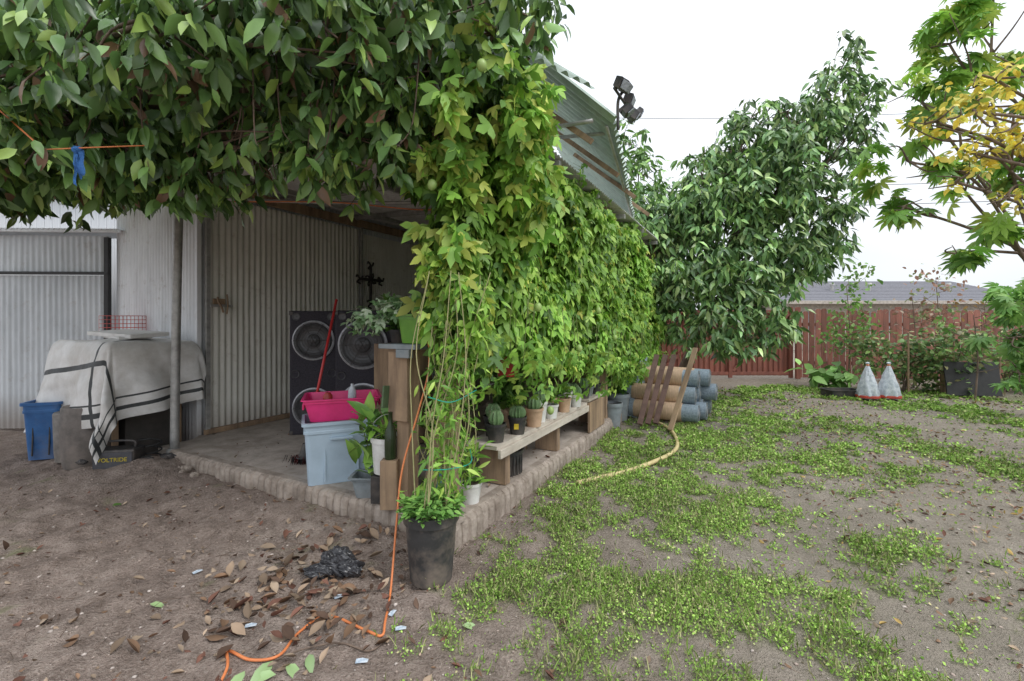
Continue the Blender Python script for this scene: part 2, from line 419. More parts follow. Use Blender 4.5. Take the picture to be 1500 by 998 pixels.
n = 40; q1_ = R.random(n)*3.5+.2; pp_ = O[None,:]+q1_[:,None]*U+(.05+.5*R.random(n))[:,None]*V
litter('dry_leaves', pp_[:,0], pp_[:,1], np.full(n,.05), browns+[(.3,.35,.1)], z=.146)
tw = []
for i in range(130):
    x = random.uniform(-3.6, 1.5); y = random.uniform(1.85, 3.2)
    if x > -.4 - 1.9*(y-3.0)-.05 and y > 3: continue
    a = random.random()*6.28; l = random.uniform(.03,.16); z = gzf(x,y)+.005
    tw.append(dict(pts=[(x,y,z),(x+l*.5*math.cos(a),y+l*.5*math.sin(a),z+.012),(x+l*math.cos(a+.4),y+l*math.sin(a+.4),z)], r0=.0024, r1=.001, seg=4, n=3))
tubes('twigs', tw, m_bark)
fx = np.array([-1.05,-1.15,-.98,-.25,-1.95,-2.55,-.9,-1.0,-3.25]); fy = np.array([2.0,1.96,1.98,2.28,2.45,2.12,2.02,1.93,3.7])
n = len(fx); d = rdir(n); d[:,2] = 0; nr = rdir(n)*.3; nr[:,2] += 1
leaf_mass('fallen_green_leaves', np.stack([fx,fy,gz(fx,fy)+.02],-1), d, nr, np.array([.14,.13,.12,.1,.09,.15,.1,.12,.1]), T_AVO, pal(n,[(.15,.32,.06),(.28,.4,.18)]), m_leaf)
def crumple(name, loc, s, mat, seed, parent=None, fl=.6, rot=None, A=26, B=14):
    vs=[];fs=[]
    for i in range(B+1):
        for j in range(A):
            ph=math.pi*i/B; t=2*math.pi*j/A
            dx,dy,dz=math.sin(ph)*math.cos(t),math.sin(ph)*math.sin(t),math.cos(ph)
            r=.5+1.0*float(fbm(dx*2.8+seed+dz,dy*2.8+dz*1.9,seed,4))
            vs.append((dx*r*s[0],dy*r*s[1],dz*r*s[2]))
    for i in range(B):
        for j in range(A):
            a=i*A+j;b=i*A+(j+1)%A;fs.append((a,b,b+A,a+A))
    return obj(name,vs,fs,mat,parent,False,loc,rot)
m_bag = M('bag_film',(.05,.05,.055),(.02,.02,.023),10,.2,bs=.8)
bgp = empty('black_plastic_bag', (-1.06,2.74,.04))
crumple('film', (0,0,0), (.11,.085,.075), m_bag, 3, bgp, A=60, B=30)
crumple('film_flap', (.09,-.03,-.01), (.08,.06,.05), m_bag, 8, bgp, A=50, B=24); crumple('film_flap_2', (-.08,-.05,-.02), (.08,.05,.03), m_bag, 13, bgp, A=50, B=24)
m_paper = M('paper_scrap',(.6,.65,.7),(.3,.4,.5),60,.7)
for (x,y,r) in [(-1.32,2.3,.3),(-.66,2.0,.1),(-1.9,2.75,1),(-.95,2.5,.6),(-.62,2.36,1.3),(-.55,2.25,.2)]:
    o = obj('paper_scrap',[(-.026,-.011,0),(.026,-.011,.004),(.027,.011,0),(0,.012,.006),(-.026,.011,.002)],[(0,1,2,3,4)],m_paper,None,False,(x,y,gzf(x,y)+.012),(0.1,.05,r))

# ---------------------------------------------------------------- porch slab
slab = empty('concrete_slab', W(0,0,0), TH)
NA, NB = 60, 44
vs=[];fs=[]
for i in range(NA+1):
    for j in range(NB+1):
        aa=.03+6.9*i/NA; bb=.03+4.0*j/NB
        if bb>3.6 and aa<.5: aa=.03+(bb-3.6)*1.1+ (aa-.03)*.5
        vs.append((aa,bb,.142+.006*(float(fbm(aa*2,bb*2,7,3))-.5)))
for i in range(NA):
    for j in range(NB):
        q=i*(NB+1)+j; fs.append((q,q+NB+1,q+NB+2,q+1))
obj('top',vs,fs,m_conc,slab,True)
box('core',(6.8,3.9,.2),(3.45,2.0,.035),m_conc,slab)
def edge_strip(name, n0, n1, horiz, count):
    vs=[];fs=[]; K=count*8
    prof=[(.10,.146),(.03,.147),(-.005,.135),(-.018,.11),(-.022,.06),(-.02,.0),(-.02,-.08)]
    for i in range(K+1):
        s=n0+(n1-n0)*i/K; ph=(i/8)%1; blk=int(i/8)
        g=abs(math.sin(math.pi*ph))**.4
        j1=(_h(blk,3,horiz)-.5)*.022; wv=.02*(float(vnoise(s*1.3,2,horiz))-.5)
        for k,(o_,z_) in enumerate(prof):
            dep=o_+ (wv if k>0 else 0)
            if k>=2: dep+= (1-g)*.024+j1+.009*(float(vnoise(s*30,z_*40,5))-.5)
            if k==2: z_-=(1-g)*.009+.01*(_h(blk,9,horiz)-.5)
            vs.append((s,dep,z_) if horiz==1 else (dep,s,z_))
    P=len(prof)
    for i in range(K):
        for k in range(P-1):
            a=i*P+k; fs.append((a,a+1,a+P+1,a+P))
    return obj(name,vs,fs,m_block,slab,False)
edge_strip('edge_side',-.02,4.6,1,54); edge_strip('edge_front',-.02,3.64,2,43)

# ---------------------------------------------------------------- shed
shed = empty('corrugated_metal_shed', W(0,0,0), TH)
corr('porch_wall',(.53,4.07,.0),(1,0,0),(0,0,1),6.4,3.28,m_tin2,shed)
corr('tin_door',(.62,4.035,.16),(1,0,0),(0,0,1),2.35,2.85,m_door,shed,per=.076,amp=.011)
corr('tin_panel',(3.02,4.04,.5),(1,0,0),(0,0,1),2.2,2.45,m_door,shed,per=.05,amp=.006)
box('door_stile',(.05,.035,2.95),(.585,4.0,1.62),m_gal,shed); box('door_jamb',(.045,.04,2.95),(2.99,4.0,1.62),m_gal,shed)
box('door_sill',(2.5,.05,.06),(1.8,4.0,.175),m_wood,shed); box('header',(6.4,.06,.12),(3.73,4.0,3.1),m_wood,shed)
box('latch_plate',(.14,.02,.09),(.7,3.975,1.72),m_wood,shed); box('latch_bar',(.26,.02,.03),(.72,3.955,1.68),m_gal,shed)
tubes('latch_hook',[([(.66,3.93,1.78),(.66,3.91,1.72),(.69,3.9,1.66),(.72,3.92,1.6)],.011),([(.78,3.95,1.82),(.78,3.93,1.7),(.78,3.95,1.58)],.009)],m_wood,shed)
corr('front_wall',(.53,4.09,.0),(0,1,0),(0,0,1),2.05,3.4,m_tin,shed,per=.072)
box('corner_trim',(.05,.05,3.25),(.51,4.06,1.62),m_tin,shed)
box('back_wall',(.04,4.1,3.2),(6.93,2.05,1.6),m_wood,shed)
corr('porch_roof',(-.05,-.1,3.08),(1,0,0),(0,1,.04),7.05,4.6,m_roofi,shed,per=.076,amp=.012)
for i in range(6): box('rafter_%d'%i,(.05,4.1,.07),(.35+i*1.25,1.95,3.09),m_gal,shed,(.04,0,0))
for i in range(3): box('purlin_%d'%i,(6.6,.05,.06),(3.5,.6+i*1.35,2.98+i*.05),m_gal,shed)
tubes('ceiling_pipe',[([(.6,3.6,2.9),(1.2,2.4,2.85),(1.6,1.1,2.8),(1.7,.3,2.8)],.02)],m_gal,shed)
tubes('ceiling_cord',[([(.6,3.5,2.86),(1.1,2.4,2.83),(1.5,1.4,2.72),(1.6,.6,2.78)],.007)],m_orange,shed)
# raised side roof
corr('side_roof',(1.37,-.68,3.26),(4.2,.78,-.05),(-.15,.72,.68),4.5,1.6,m_roof,shed,per=.14,amp=.028,rows=4,jag=.05)
corr('side_roof_front',(1.30,-.54,3.50),(-1,.45,.05),(-.2,.80,.6),.95,1.2,m_roof,shed,per=.13,amp=.022,rows=4)
for aa in (1.45,2.5,3.5,4.6): box('bracket',(.04,1.1,.05),(aa,-.1+.1*aa*.4,3.46),m_wood,shed,(.70,0,0))
tubes('roof_pipes',[([(1.5,-.58,3.24),(3.5,-.24,3.22),(5.4,.1,3.2)],.016),([(1.35,-.5,3.25),(1.5,.3,3.35),(1.5,1,3.35)],.02),([(1.9,-.45,3.35),(1.9,.5,3.45)],.02)],m_gal,shed)
fl = empty('flood_lights', W(1.45,-.70,3.42), TH)
m_lens = M('led_lens',(.35,.38,.42),(.18,.2,.22),60,.2)
tubes('arm',[([(0,0,-.25),(0,0,0),(.02,-.05,.1)],.014),([(-.2,-.02,.02),(.45,-.04,.02)],.012)],m_blackp,fl)
for i,(x,z,t) in enumerate([(-.16,.06,.5),(-.02,.10,.7),(.14,.05,.4),(.05,-.08,.9),(.28,-.04,.6),(.42,.04,.5)]):
    box('head_%d'%i,(.11,.05,.09),(x,-.07,z),m_blackp,fl,(t,0,.2*i-.3)); box('lens_%d'%i,(.09,.01,.07),(x,-.1,z-.02),m_lens,fl,(t,0,.2*i-.3))
    for k in range(3): box('fin',(.008,.03,.08),(x-.03+.03*k,-.035,z+.02),m_blackp,fl,(t,0,.2*i-.3),0)
pole = empty('metal_post', W(.08,3.68,.1))
tubes('pipe',[([(0,0,0),(.02,0,1.4),(.07,-.02,3.1)],.042,None,12)],m_gal,pole)
lathe('collar',[(.0,0),(.075,0),(.07,.03),(.045,.05)],m_gal,pole)

# left shed wing
wing = empty('lean_to_shed',(-5.55,6.3,0), math.radians(182.5))
corr('door_leaf',(0.08,0,.02),(1,0,0),(0,0,1),1.9,2.1,m_tin2,wing,per=.076)
corr('door_leaf_b',(2.05,0.01,.02),(1,0,0),(0,0,1),1.9,2.1,m_tin2,wing,per=.076)
corr('upper_panel',(0.0,0,2.17),(1,0,0),(0,0,1),4.2,.5,m_tin2,wing,per=.076)
m_dark = M('dark_rail',(.03,.03,.03),None,9,.6)
box('rail',(4.2,.05,.04),(2.1,.03,2.15),m_dark,wing); box('post_dark',(.06,.06,2.65),(.03,.02,1.32),m_dark,wing)
box('roof_edge',(4.6,.06,.05),(2.1,.12,2.72),m_tin,wing)
corr('lean_roof',(-.2,.16,2.73),(1,0,0),(0,-1,.12),4.6,2.2,m_tin2,wing)
m_wb = M('white_boards',(.78,.8,.82),(.64,.66,.68),6,.7,stretch=(6,6,.2))
whb = empty('white_board_house',(-6.0,8.8,0))
for i in range(40): box('board_%d'%i,(.145,.03,3.9),(-4.6+i*.15,0,1.95),m_wb,whb,None,.006)
box('side_wall',(.1,5,3.9),(1.35,2.5,1.95),m_wb,whb); box('roof',(6.6,5.6,.08),(-1.7,2.5,3.96),m_tin2,whb)

cr = empty('wall_cross', W(3.1,3.90,2.12), TH); m_iron = M('iron',(.06,.055,.05),None,20,.5,.4)
cl=[([(0,0,-.34),(0,0,.3)],.024),([(-.24,0,.06),(.24,0,.06)],.024)]
for (cx,cz) in ((0,.3),(-.24,.06),(.24,.06),(0,-.34)):
    for a0 in range(3):
        an=a0*2.09; cl.append(([(cx,0,cz),(cx+.06*math.cos(an)-.02,0,cz+.06*math.sin(an)),(cx+.08*math.cos(an+.7),0,cz+.08*math.sin(an+.7))],.015))
for a0 in range(4):
    an=a0*1.57+.78; cl.append(([(0,0,.06),(.08*math.cos(an),0,.06+.08*math.sin(an)),(.12*math.cos(an+.4),0,.06+.12*math.sin(an+.4))],.015))
tubes('scrollwork',cl,m_iron,cr)

# ---------------------------------------------------------------- speakers
m_spk = M('speaker_carpet',(.06,.055,.068),(.032,.03,.036),60,.95,bs=.6)
m_cone = M('speaker_cone',(.085,.085,.09),(.055,.055,.055),30,.35,bs=.05)
m_ring = M('speaker_ring',(.42,.43,.45),(.28,.28,.3),30,.35,.4)
def speaker(loc, rz, wd, ht):
    e = empty('loudspeaker', loc, rz)
    box('cabinet',(wd,.5,ht),(0,.25,ht/2),m_spk,e,None,.02)
    r = wd*.41
    for i,zc in enumerate((ht-.13-r, .10+r)):
        o=lathe('surround_%d'%i,[(r*1.07,0),(r*1.07,.02),(r,.025),(r*.93,.012)],m_ring,e,(0,-.002,zc),(math.pi/2,0,0),40)
        lathe('cone_%d'%i,[(r*.93,.012),(r*.86,.024),(r*.8,.012),(r*.35,-.0),(r*.32,.004),(r*.3,.014),(r*.15,.03),(0.001,.034)],m_cone,e,(0,-.004,zc),(math.pi/2,0,0),40)
        g=[]
        for k in range(7): rr=r*(.16+.13*k); g.append(([(rr*math.cos(t),-.04,zc+rr*math.sin(t)) for t in np.linspace(0,6.283,17)],.002,None,4,2))
        for k in range(3): an=k*math.pi/3; g.append(([(-r*math.cos(an),-.042,zc-r*math.sin(an)),(r*math.cos(an),-.042,zc+r*math.sin(an))],.0025,None,4,1))
        tubes('grille_%d'%i,g,m_blackp,e)
    zc = ht/2-.01
    for sx in (-1,1):
        lathe('tweeter_%d'%sx,[(.045,0),(.045,.008),(.04,.01),(.02,.002),(.001,.008)],m_cone,e,(sx*wd*.36,-.002,ht-.07),(math.pi/2,0,0),20)
        lathe('port_%d'%sx,[(.05,0),(.048,.008),(.04,.004),(.036,.001)],m_cone,e,(sx*wd*.38,-.002,zc),(math.pi/2,0,0),20)
        for zz in (.028,ht-.028): box('corner_cap',(.05,.05,.05),(sx*(wd/2-.018),.018,zz),m_blackp,e,None,.01)
speaker((-2.36,5.42,.145), math.radians(12), .54, 1.47)
speaker((-1.70,5.2,.145), math.radians(2), .64, 1.47)

# tote + pink bin
tote = empty('storage_tote',(-1.50,3.98,.145), math.radians(24))
m_tote = M('tote_plastic',(.46,.58,.68),(.40,.51,.6),5,.4,bs=.05); m_pink = M('pink_plastic',(.85,.05,.24),(.7,.04,.18),5,.4,bs=.05)
def bin_(name, w1,d1,w2,d2,h,mat,parent,z0=0,rim=.018,nr=6):
    def rr(w,d,z,r=.04):
        pts=[]
        for cx,cy,a0 in ((w/2-r,d/2-r,0),(-w/2+r,d/2-r,90),(-w/2+r,-d/2+r,180),(w/2-r,-d/2+r,270)):
            for k in range(5): an=math.radians(a0+k*22.5); pts.append((cx+r*math.cos(an),cy+r*math.sin(an),z))
        return pts
    L_=[rr(w1,d1,z0), rr(w1+(w2-w1)*.82,d1+(d2-d1)*.82,z0+h*.82), rr(w2*1.015,d2*1.015,z0+h*.82), rr(w2*1.015,d2*1.015,z0+h*.86), rr(w2,d2,z0+h*.87), rr(w2,d2,z0+h*.95), rr(w2+rim*2,d2+rim*2,z0+h*.95), rr(w2+rim*2,d2+rim*2,z0+h), rr(w2-.01,d2-.01,z0+h), rr(w1-.01,d1-.01,z0+.01)]
    vs=sum(L_,[]); n=20; fs=[tuple(range(n-1,-1,-1))]
    for i in range(len(L_)-1):
        for j in range(n): a=i*n+j;b=i*n+(j+1)%n; fs.append((a,b,b+n,a+n))
    fs.append(tuple((len(L_)-1)*n+j for j in range(n)))
    o=obj(name,vs,fs,mat,parent)
    return o
bin_('body',.52,.36,.58,.42,.52,m_tote,tote)
for sx in (-1,1): box('rib',(.012,.02,.36),(sx*.13,-.195,.21),m_tote,tote,(-.06,0,0))
box('handle_lip',(.18,.03,.02),(0,-.215,.38),m_tote,tote)
pb = empty('pink_bin',(-1.49,4.0,.64), math.radians(20))
bin_('body',.50,.36,.60,.44,.19,m_pink,pb,.02)
for sx in (-1,1): box('handle',(.015,.14,.05),(sx*.31,0,.13),m_pink,pb)
m_clear = M('bottle_plastic',(.6,.65,.68),(.4,.45,.5),20,.15)
lathe('bottle',[(.001,0),(.035,0),(.035,.12),(.03,.16),(.012,.19),(.012,.21),(.001,.21)],m_clear,pb,(.08,-.05,.1))
lathe('jar_red',[(.001,0),(.04,0),(.04,.1),(.02,.13),(.001,.13)],M('red_jar',(.5,.05,.04),None,9,.4),pb,(-.12,.03,.1))
br = empty('push_broom',(0,0,0)); m_red = M('red_handle',(.6,.04,.04),(.45,.03,.03),9,.35,bs=0)
tubes('handle',[([(-1.97,4.35,.3),(-1.83,4.75,1.72)],.014,None,8,1)],m_red,br)
lathe('collar',[(.02,0),(.05,-.1),(.08,-.13),(.001,-.13)],m_blackp,br,(-1.975,4.34,.33))
n=260; ps=np.stack([-1.975+R.normal(size=n)*.05,4.33+R.normal(size=n)*.025,np.full(n,.22)],-1); d=np.zeros((n,3)); d[:,2]=-1; d[:,:2]=(ps[:,:2]-np.array([-1.975,4.33]))*2
leaf_mass('bristles',ps,d,rdir(n),np.full(n,.08),T_BLADE,pal(n,[(.1,.02,.02),(.03,.03,.03)]),m_dry,br)

# ---------------------------------------------------------------- pots & plants
def pot(parent, loc, r, h, mat, name='pot', rim=True, taper=.75):
    pr=[(.001,0),(r*taper,0),(r*(taper+(1-taper)*.85),h*.85)]
    if rim: pr+=[(r*1.05,h*.86),(r*1.06,h),(r*.97,h)]
    else: pr+=[(r,h),(r*.95,h)]
    lathe(name,pr,mat,parent,loc); lathe('soil',[(.001,h*.9),(r*.95,h*.88)],m_soil,parent,loc)
def tuft(parent, c, n, size, tm, cols, up=.6, spread=.05, hgt=.1, mat=m_leafs, name='leaves'):
    d=rdir(n); d[:,2]=np.abs(d[:,2])*.5+up*(R.random(n)*1.2-.1)
    pos=np.array(c)+np.stack([R.normal(size=n)*spread,R.normal(size=n)*spread,R.random(n)*hgt],-1)
    nr=rdir(n)*.5; nr[:,2]+=1
    leaf_mass(name,pos,d,nr,size*(.6+.8*R.random(n)),tm,pal(n,cols),mat,parent)
m_cact = M('cactus_skin',(.2,.33,.14),(.12,.21,.09),15,.6)
def cactus(parent, c, r, h, n=10):
    lathe('cactus_body',[(r*math.sin(math.pi*min(.98,.12+.86*i/9))**.6,h*i/9) for i in range(9)]+[(.001,h*.92)],m_cact,parent,c,None,n*4,lambda t,z:1+.13*math.cos(t*n))
    k=140; d=rdir(k); d[:,2]=np.abs(d[:,2]); t=R.integers(0,n,k)*2*math.pi/n; zz=R.random(k)*.9
    ps=np.stack([c[0]+r*1.0*np.cos(t)*np.sin(math.pi*(.15+.75*zz))**.5,c[1]+r*np.sin(t)*np.sin(math.pi*(.15+.75*zz))**.5,c[2]+h*zz],-1)
    d[:,0]+=np.cos(t)*1.2; d[:,1]+=np.sin(t)*1.2
    leaf_mass('spines',ps,d,rdir(k),np.full(k,.022),T_NEED,pal(k,[(.7,.65,.5),(.5,.3,.2)]),m_dry,parent)
GR=[(.16,.33,.07),(.22,.42,.08),(.11,.24,.05)]
VG=[(.24,.46,.07),(.32,.56,.09),(.17,.36,.06),(.43,.60,.12)]

bench = empty('plant_bench', W(0,0,0), TH)
box('plank',(2.75,.30,.035),(1.95,.17,.50),m_woodh,bench); box('front_rail',(2.7,.03,.07),(1.95,.012,.447),m_woodh,bench)
for aa in (.8,1.9): box('leg',(.08,.25,.33),(aa,.17,.315),m_wood,bench)
box('end_board',(.04,.34,.46),(3.35,.17,.37),m_wood,bench); box('end_side',(.6,.03,.36),(3.05,.0,.33),m_wood,bench); box('end_top',(.62,.34,.03),(3.05,.16,.54),m_woodh,bench)
items=[(.70,.1,.08,.15,m_blackp,'c'),(.86,.22,.085,.17,m_blackp,'c'),(1.02,.07,.08,.15,m_blackp,'cb'),(1.20,.2,.085,.16,m_terra,'l'),(1.34,.06,.085,.17,m_terra,'c'),(1.54,.10,.08,.2,m_whitep,'c'),(1.74,.06,.075,.14,m_whitep,'l'),(1.93,.16,.08,.17,m_terra,'c'),(2.10,.06,.075,.15,m_terra,'l'),(2.28,.12,.08,.19,m_whitep,'c'),(2.44,.05,.07,.14,m_whitep,'cb'),(2.62,.16,.085,.15,m_blackp,'cb'),(2.8,.08,.08,.14,m_blackp,'c'),(3.0,.12,.1,.12,m_greyp,'l'),(3.2,.06,.07,.13,m_blackp,'c')]
m_ylab=M('label_yellow',(.8,.6,.05),None,9,.5)
for (aa,bb,r,h,mt,k) in items:
    e=empty('potted_cactus' if k[0]=='c' else 'potted_plant', W(aa,bb,.518 if aa<2.74 else .556))
    pot(e,(0,0,0),r,h,mt)
    if k=='c': cactus(e,(0,0,h*.85),r*.7,.14)
    elif k=='cb': cactus(e,(0,0,h*.85),r*.85,.12,14)
    else: tuft(e,(0,0,h*.9),50,.10,T_LONG,VG,.9,.03,.1)
    if aa==1.02: box('price_label',(.04,.002,.05),(-.01,-r*.93,h*.5),m_ylab,e,(0.15,0,0),0)
def pplant(loc, r,h,mt,n,size,tm,cols,up=.8,sp=.05,hg=.15,name='potted_plant',mat=m_leafs):
    e=empty(name,loc); pot(e,(0,0,0),r,h,mt); tuft(e,(0,0,h*.9),n,size,tm,cols,up,sp,hg,mat); return e
pplant(W(.36,.12,.145),.08,.15,m_whitep,70,.12,T_LONG,VG,.8,.05,.3)
cratepot=empty('black_nursery_pot',W(1.05,.2,.145)); pot(cratepot,(0,0,0),.15,.22,m_blackp)
for i in range(24): 
    t=i*6.283/24; box('rib',(.01,.012,.17),(.142*math.cos(t),.142*math.sin(t),.1),m_blackp,cratepot,(0,0,t),0)
e=pplant(W(.5,.5,.145),.09,.3,M('blue_pot',(.1,.3,.55),None,9,.4),60,.13,T_LONG,GR,.8,.06,.3)
pplant(W(1.6,1.3,.145),.13,.3,m_blackp,90,.22,T_LONG,GR,.9,.1,.5); pplant(W(2.4,.9,.145),.12,.28,m_terra,90,.2,T_AVO,GR,.9,.1,.4)
pplant((-1.46,5.42,1.617),.07,.09,m_terra,16,.17,T_AVO,GR,.4,.03,.04,mat=m_leaf); pplant((-1.25,5.0,1.25),.1,.15,m_blackp,60,.2,T_LONG,GR,.7,.06,.1)
box('plant_table',(.5,.4,1.1),(-1.2,5.05,.7),m_wood,None,(0,0,TH))
e=empty('hanging_red_pot',W(.75,.02,1.05)); pot(e,(0,0,0),.11,.18,M('red_glaze',(.4,.03,.03),None,6,.3)); tuft(e,(0,0,.15),40,.14,T_LONG,VG,.5,.05,.05)
tubes('hanger',[([(.1,0,.17),(.03,0,.5),(0,0,.9)],.002,None,4),([(-.1,0,.17),(-.03,0,.5),(0,0,.9)],.002,None,4)],m_gal,e)
# foreground left cluster
e=empty('potted_plant',W(.12,.88,.145)); bin_('planter',.22,.16,.28,.21,.16,m_greyp,e); tuft(e,(0,0,.15),64,.17,T_AVO,GR+[(.3,.5,.1)],.9,.06,.45,m_leaf)
tubes('stems',[([(0,0,.1),(-.03+.04*i,.02*i,.35),(-.1+.08*i,.0,.6)],.006,.003,5) for i in range(4)],m_stem,e)
e=pplant(W(.42,.85,.145),.11,.34,m_blackp,50,.15,T_LONG,GR,.9,.08,.4)
e=empty('white_bucket',W(.10,.70,.36)); pot(e,(0,0,0),.12,.27,m_whitep,'bucket',True,.85); tuft(e,(0,0,.22),22,.14,T_LONG,VG,.9,.05,.1)
tubes('bail',[([(.12,0,.23),(.1,0,.37),(0,0,.43),(-.1,0,.37),(-.12,0,.23)],.003)],m_gal,e)
box('stand',(.2,.2,.2),(0,0,-.11),m_blackp,e)
e=empty('glass_bottle',W(.0,.58,.5)); lathe('body',[(.001,0),(.04,0),(.042,.03),(.042,.19),(.015,.26),(.014,.33),(.018,.335),(.001,.34)],M('dark_glass',(.03,.05,.02),None,9,.12),e); box('step',(.12,.12,.35),(0,0,-.178),m_wood,e)
box('hanging_yard_tool',(.06,.015,.16),W(-.03,.60,.95),M('tool_green',(.1,.16,.08),None,9,.5),None,(0,.1,TH))

stand = empty('wooden_plant_stand', W(.1,.50,.145), TH)
box('post',(.12,.11,1.14),(0,0,.57),m_wood,stand,(0.02,0,0)); box('side_plank',(.025,.18,.5),(-.08,.02,.88),m_wood,stand); box('top',(.26,.34,.035),(0,0,1.165),m_greyp,stand,(0,.03,0)); box('clamp',(.05,.12,.06),(-.11,-.06,1.12),m_greyp,stand)
gp = empty('green_planter_box', W(.14,.42,1.335), TH)
bin_('planter',.17,.24,.21,.29,.21,M('green_glaze',(.16,.36,.04),(.1,.27,.03),6,.3,bs=.05),gp)
tuft(gp,(0,.0,.2),50,.10,T_OV,[(.2,.33,.13),(.32,.45,.22)],.4,.08,.08)
n=190; t=R.random(n); ps=np.stack([-.1-.05*t+R.normal(size=n)*.03,.1+.42*t+R.normal(size=n)*.04,.24-.12*t*t+.05*np.sin(t*9)+R.normal(size=n)*.04],-1)
d=rdir(n); d[:,2]-=.4; nr=rdir(n)*.5; nr[:,2]+=1
leaf_mass('ivy',ps,d,nr,.05+.03*R.random(n),T_PASS,pal(n,[(.2,.35,.15),(.6,.7,.5),(.3,.45,.24)]),m_leafs,gp)
cactus(gp,(0,.05,.18),.035,.22,8)
n=40; gpd=rdir(n); gpd[:,2]=abs(gpd[:,2])+.6
leaf_mass('aloe',np.zeros((n,3))+np.array([0,-.03,.2]),gpd,rdir(n),.12+.1*R.random(n),T_BLADE,pal(n,GR),m_leafs,gp)

# foreground black pot
bp = empty('nursery_pot_with_vine',(-.475,2.68,0))
pot(bp,(0,0,-.01),.155,.40,M('dusty_black_pot',(.05,.05,.05),(.03,.03,.03),7,.6,bs=.2,dirt=(.3,.24,.19),dirtamt=.9),taper=.78)
n=420; th=R.random(n)*6.283; rr=.17*np.sqrt(R.random(n)); ps=np.stack([rr*np.cos(th),rr*np.sin(th),.37+.07*R.random(n)+.04*(1-rr/.17)],-1)
d=rdir(n)*.6; d[:,0]+=np.cos(th); d[:,1]+=np.sin(th); d[:,2]+=.2; nr=rdir(n)*.4; nr[:,2]+=1
leaf_mass('clover',ps,d,nr,.035+.02*R.random(n),T_OV,pal(n,[(.2,.4,.09),(.28,.5,.12),(.14,.3,.07)]),m_leafs,bp)
st=[]
for i in range(13):
    a0=random.random()*6.28; x=.09*math.cos(a0); y=.09*math.sin(a0)
    tx=random.uniform(-.05,.28); ty=random.uniform(.1,.5)
    st.append(([(x,y,.35),(x+tx*.3+random.uniform(-.07,.07),y+ty*.4,.85),(x+tx*.7+random.uniform(-.09,.09),y+ty*.7,1.3),(x+tx,y+ty,1.8)],.005,.003,5))
for i in range(12):
    st.append(([(random.uniform(-.15,.25),random.uniform(.2,.5),.25+random.random()*.3),(random.uniform(-.15,.25),random.uniform(.1,.4),.8),(random.uniform(-.05,.25),random.uniform(.1,.4),1.5)],.004,.003,5))
tubes('vine_stems',st,M('vine_stem',(.38,.34,.17),(.24,.26,.1),20,.7),bp)
n=1000; t=R.random(n)**.8; ps=np.stack([.04+.12*t+R.normal(size=n)*.08,.08+.25*t+R.normal(size=n)*.09,.42+1.35*t],-1)
d=rdir(n); d[:,2]-=.8; nr=rdir(n); nr[:,1]-=.8; nr[:,2]+=.4
leaf_mass('vine_leaves',ps,d,nr,.04+.06*R.random(n),T_LONG,pal(n,VG),m_leafs,bp)
m_tie=M('green_tie',(.02,.4,.28),None,9,.4)
tubes('ties',[([(-.06,.0,.62),(.1,-.05,.64),(.22,.1,.63),(.2,.3,.66)],.003),([(-.02,.0,1.05),(.12,.0,1.02),(.25,.2,1.06)],.003)],m_tie,bp)

# trellis posts
tr = empty('trellis_frame', W(0,0,0), TH)
box('post_1',(.09,.09,3.0),(.10,.12,1.6),m_wood,tr,(0.0,0,0)); box('post_2',(.09,.09,3.0),(3.7,.1,1.6),m_wood,tr); box('post_3',(.09,.09,2.6),(6.4,.1,1.4),m_wood,tr)
box('brace',(.03,.09,.85),(.02,.2,.5),m_wood,tr,(.25,0,0))
box('rail_top',(6.6,.05,.09),(3.2,.1,2.72),m_wood,tr); box('rail_mid',(6.6,.03,.05),(3.2,.1,1.5),m_wood,tr)
tubes('wires',[([(0,.1,z),(3.2,.1,z-.03),(6.5,.1,z)],.003,None,4) for z in (1.0,1.8,2.2,2.6)],m_gal,tr)

# ---------------------------------------------------------------- passion vine curtain
pv = empty('passion_vine', (0,0,0))
n=20000
aa=-.12+6.75*R.random(n)
z0=np.interp(aa,[-.2,0,.4,1.5,3.3,4,5,6.7],[1.5,1.25,1.2,1.08,.95,.75,.65,.75])+.4*(fbm(aa*2.6,aa*0,41,3)-.5)*2*.8
z1=np.interp(aa,[-.2,.6,1.2,2,3.5,5,6.7],[3.25,3.22,3.05,2.95,2.98,2.9,2.65])+.08*np.sin(aa*3)+.08*np.sin(aa*7)
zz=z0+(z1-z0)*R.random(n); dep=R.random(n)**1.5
lump=fbm(aa*1.9,zz*1.5,17,3)
bb=-.04-.5*np.clip(lump-.32,0,1)*np.clip((3.3-zz)/.7,.3,1)+dep*.38
holes=(fbm(aa*3.2,zz*3.2,77,2)>.27)
aa,bb,zz,dep,lump=[q[holes] for q in (aa,bb,zz,dep,lump)]; n=len(aa)
P2=O[None,:]+aa[:,None]*U+bb[:,None]*V; pos=np.stack([P2[:,0],P2[:,1],zz],-1)
outn=np.array([-V[0],-V[1],0])
d=rdir(n)*.6; d[:,2]-=.85; d+=outn*.3
nr=rdir(n)*.6+outn*.8; nr[:,2]+=.6
tone=fbm(aa*1.3,zz*1.3,23,3)[:,None]
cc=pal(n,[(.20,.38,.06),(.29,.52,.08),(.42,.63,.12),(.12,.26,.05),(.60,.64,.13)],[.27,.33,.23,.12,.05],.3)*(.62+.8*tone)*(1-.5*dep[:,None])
leaf_mass('leaves',pos,d,nr,(.075+.075*R.random(n)),T_PASS,cc,m_leafs,pv)
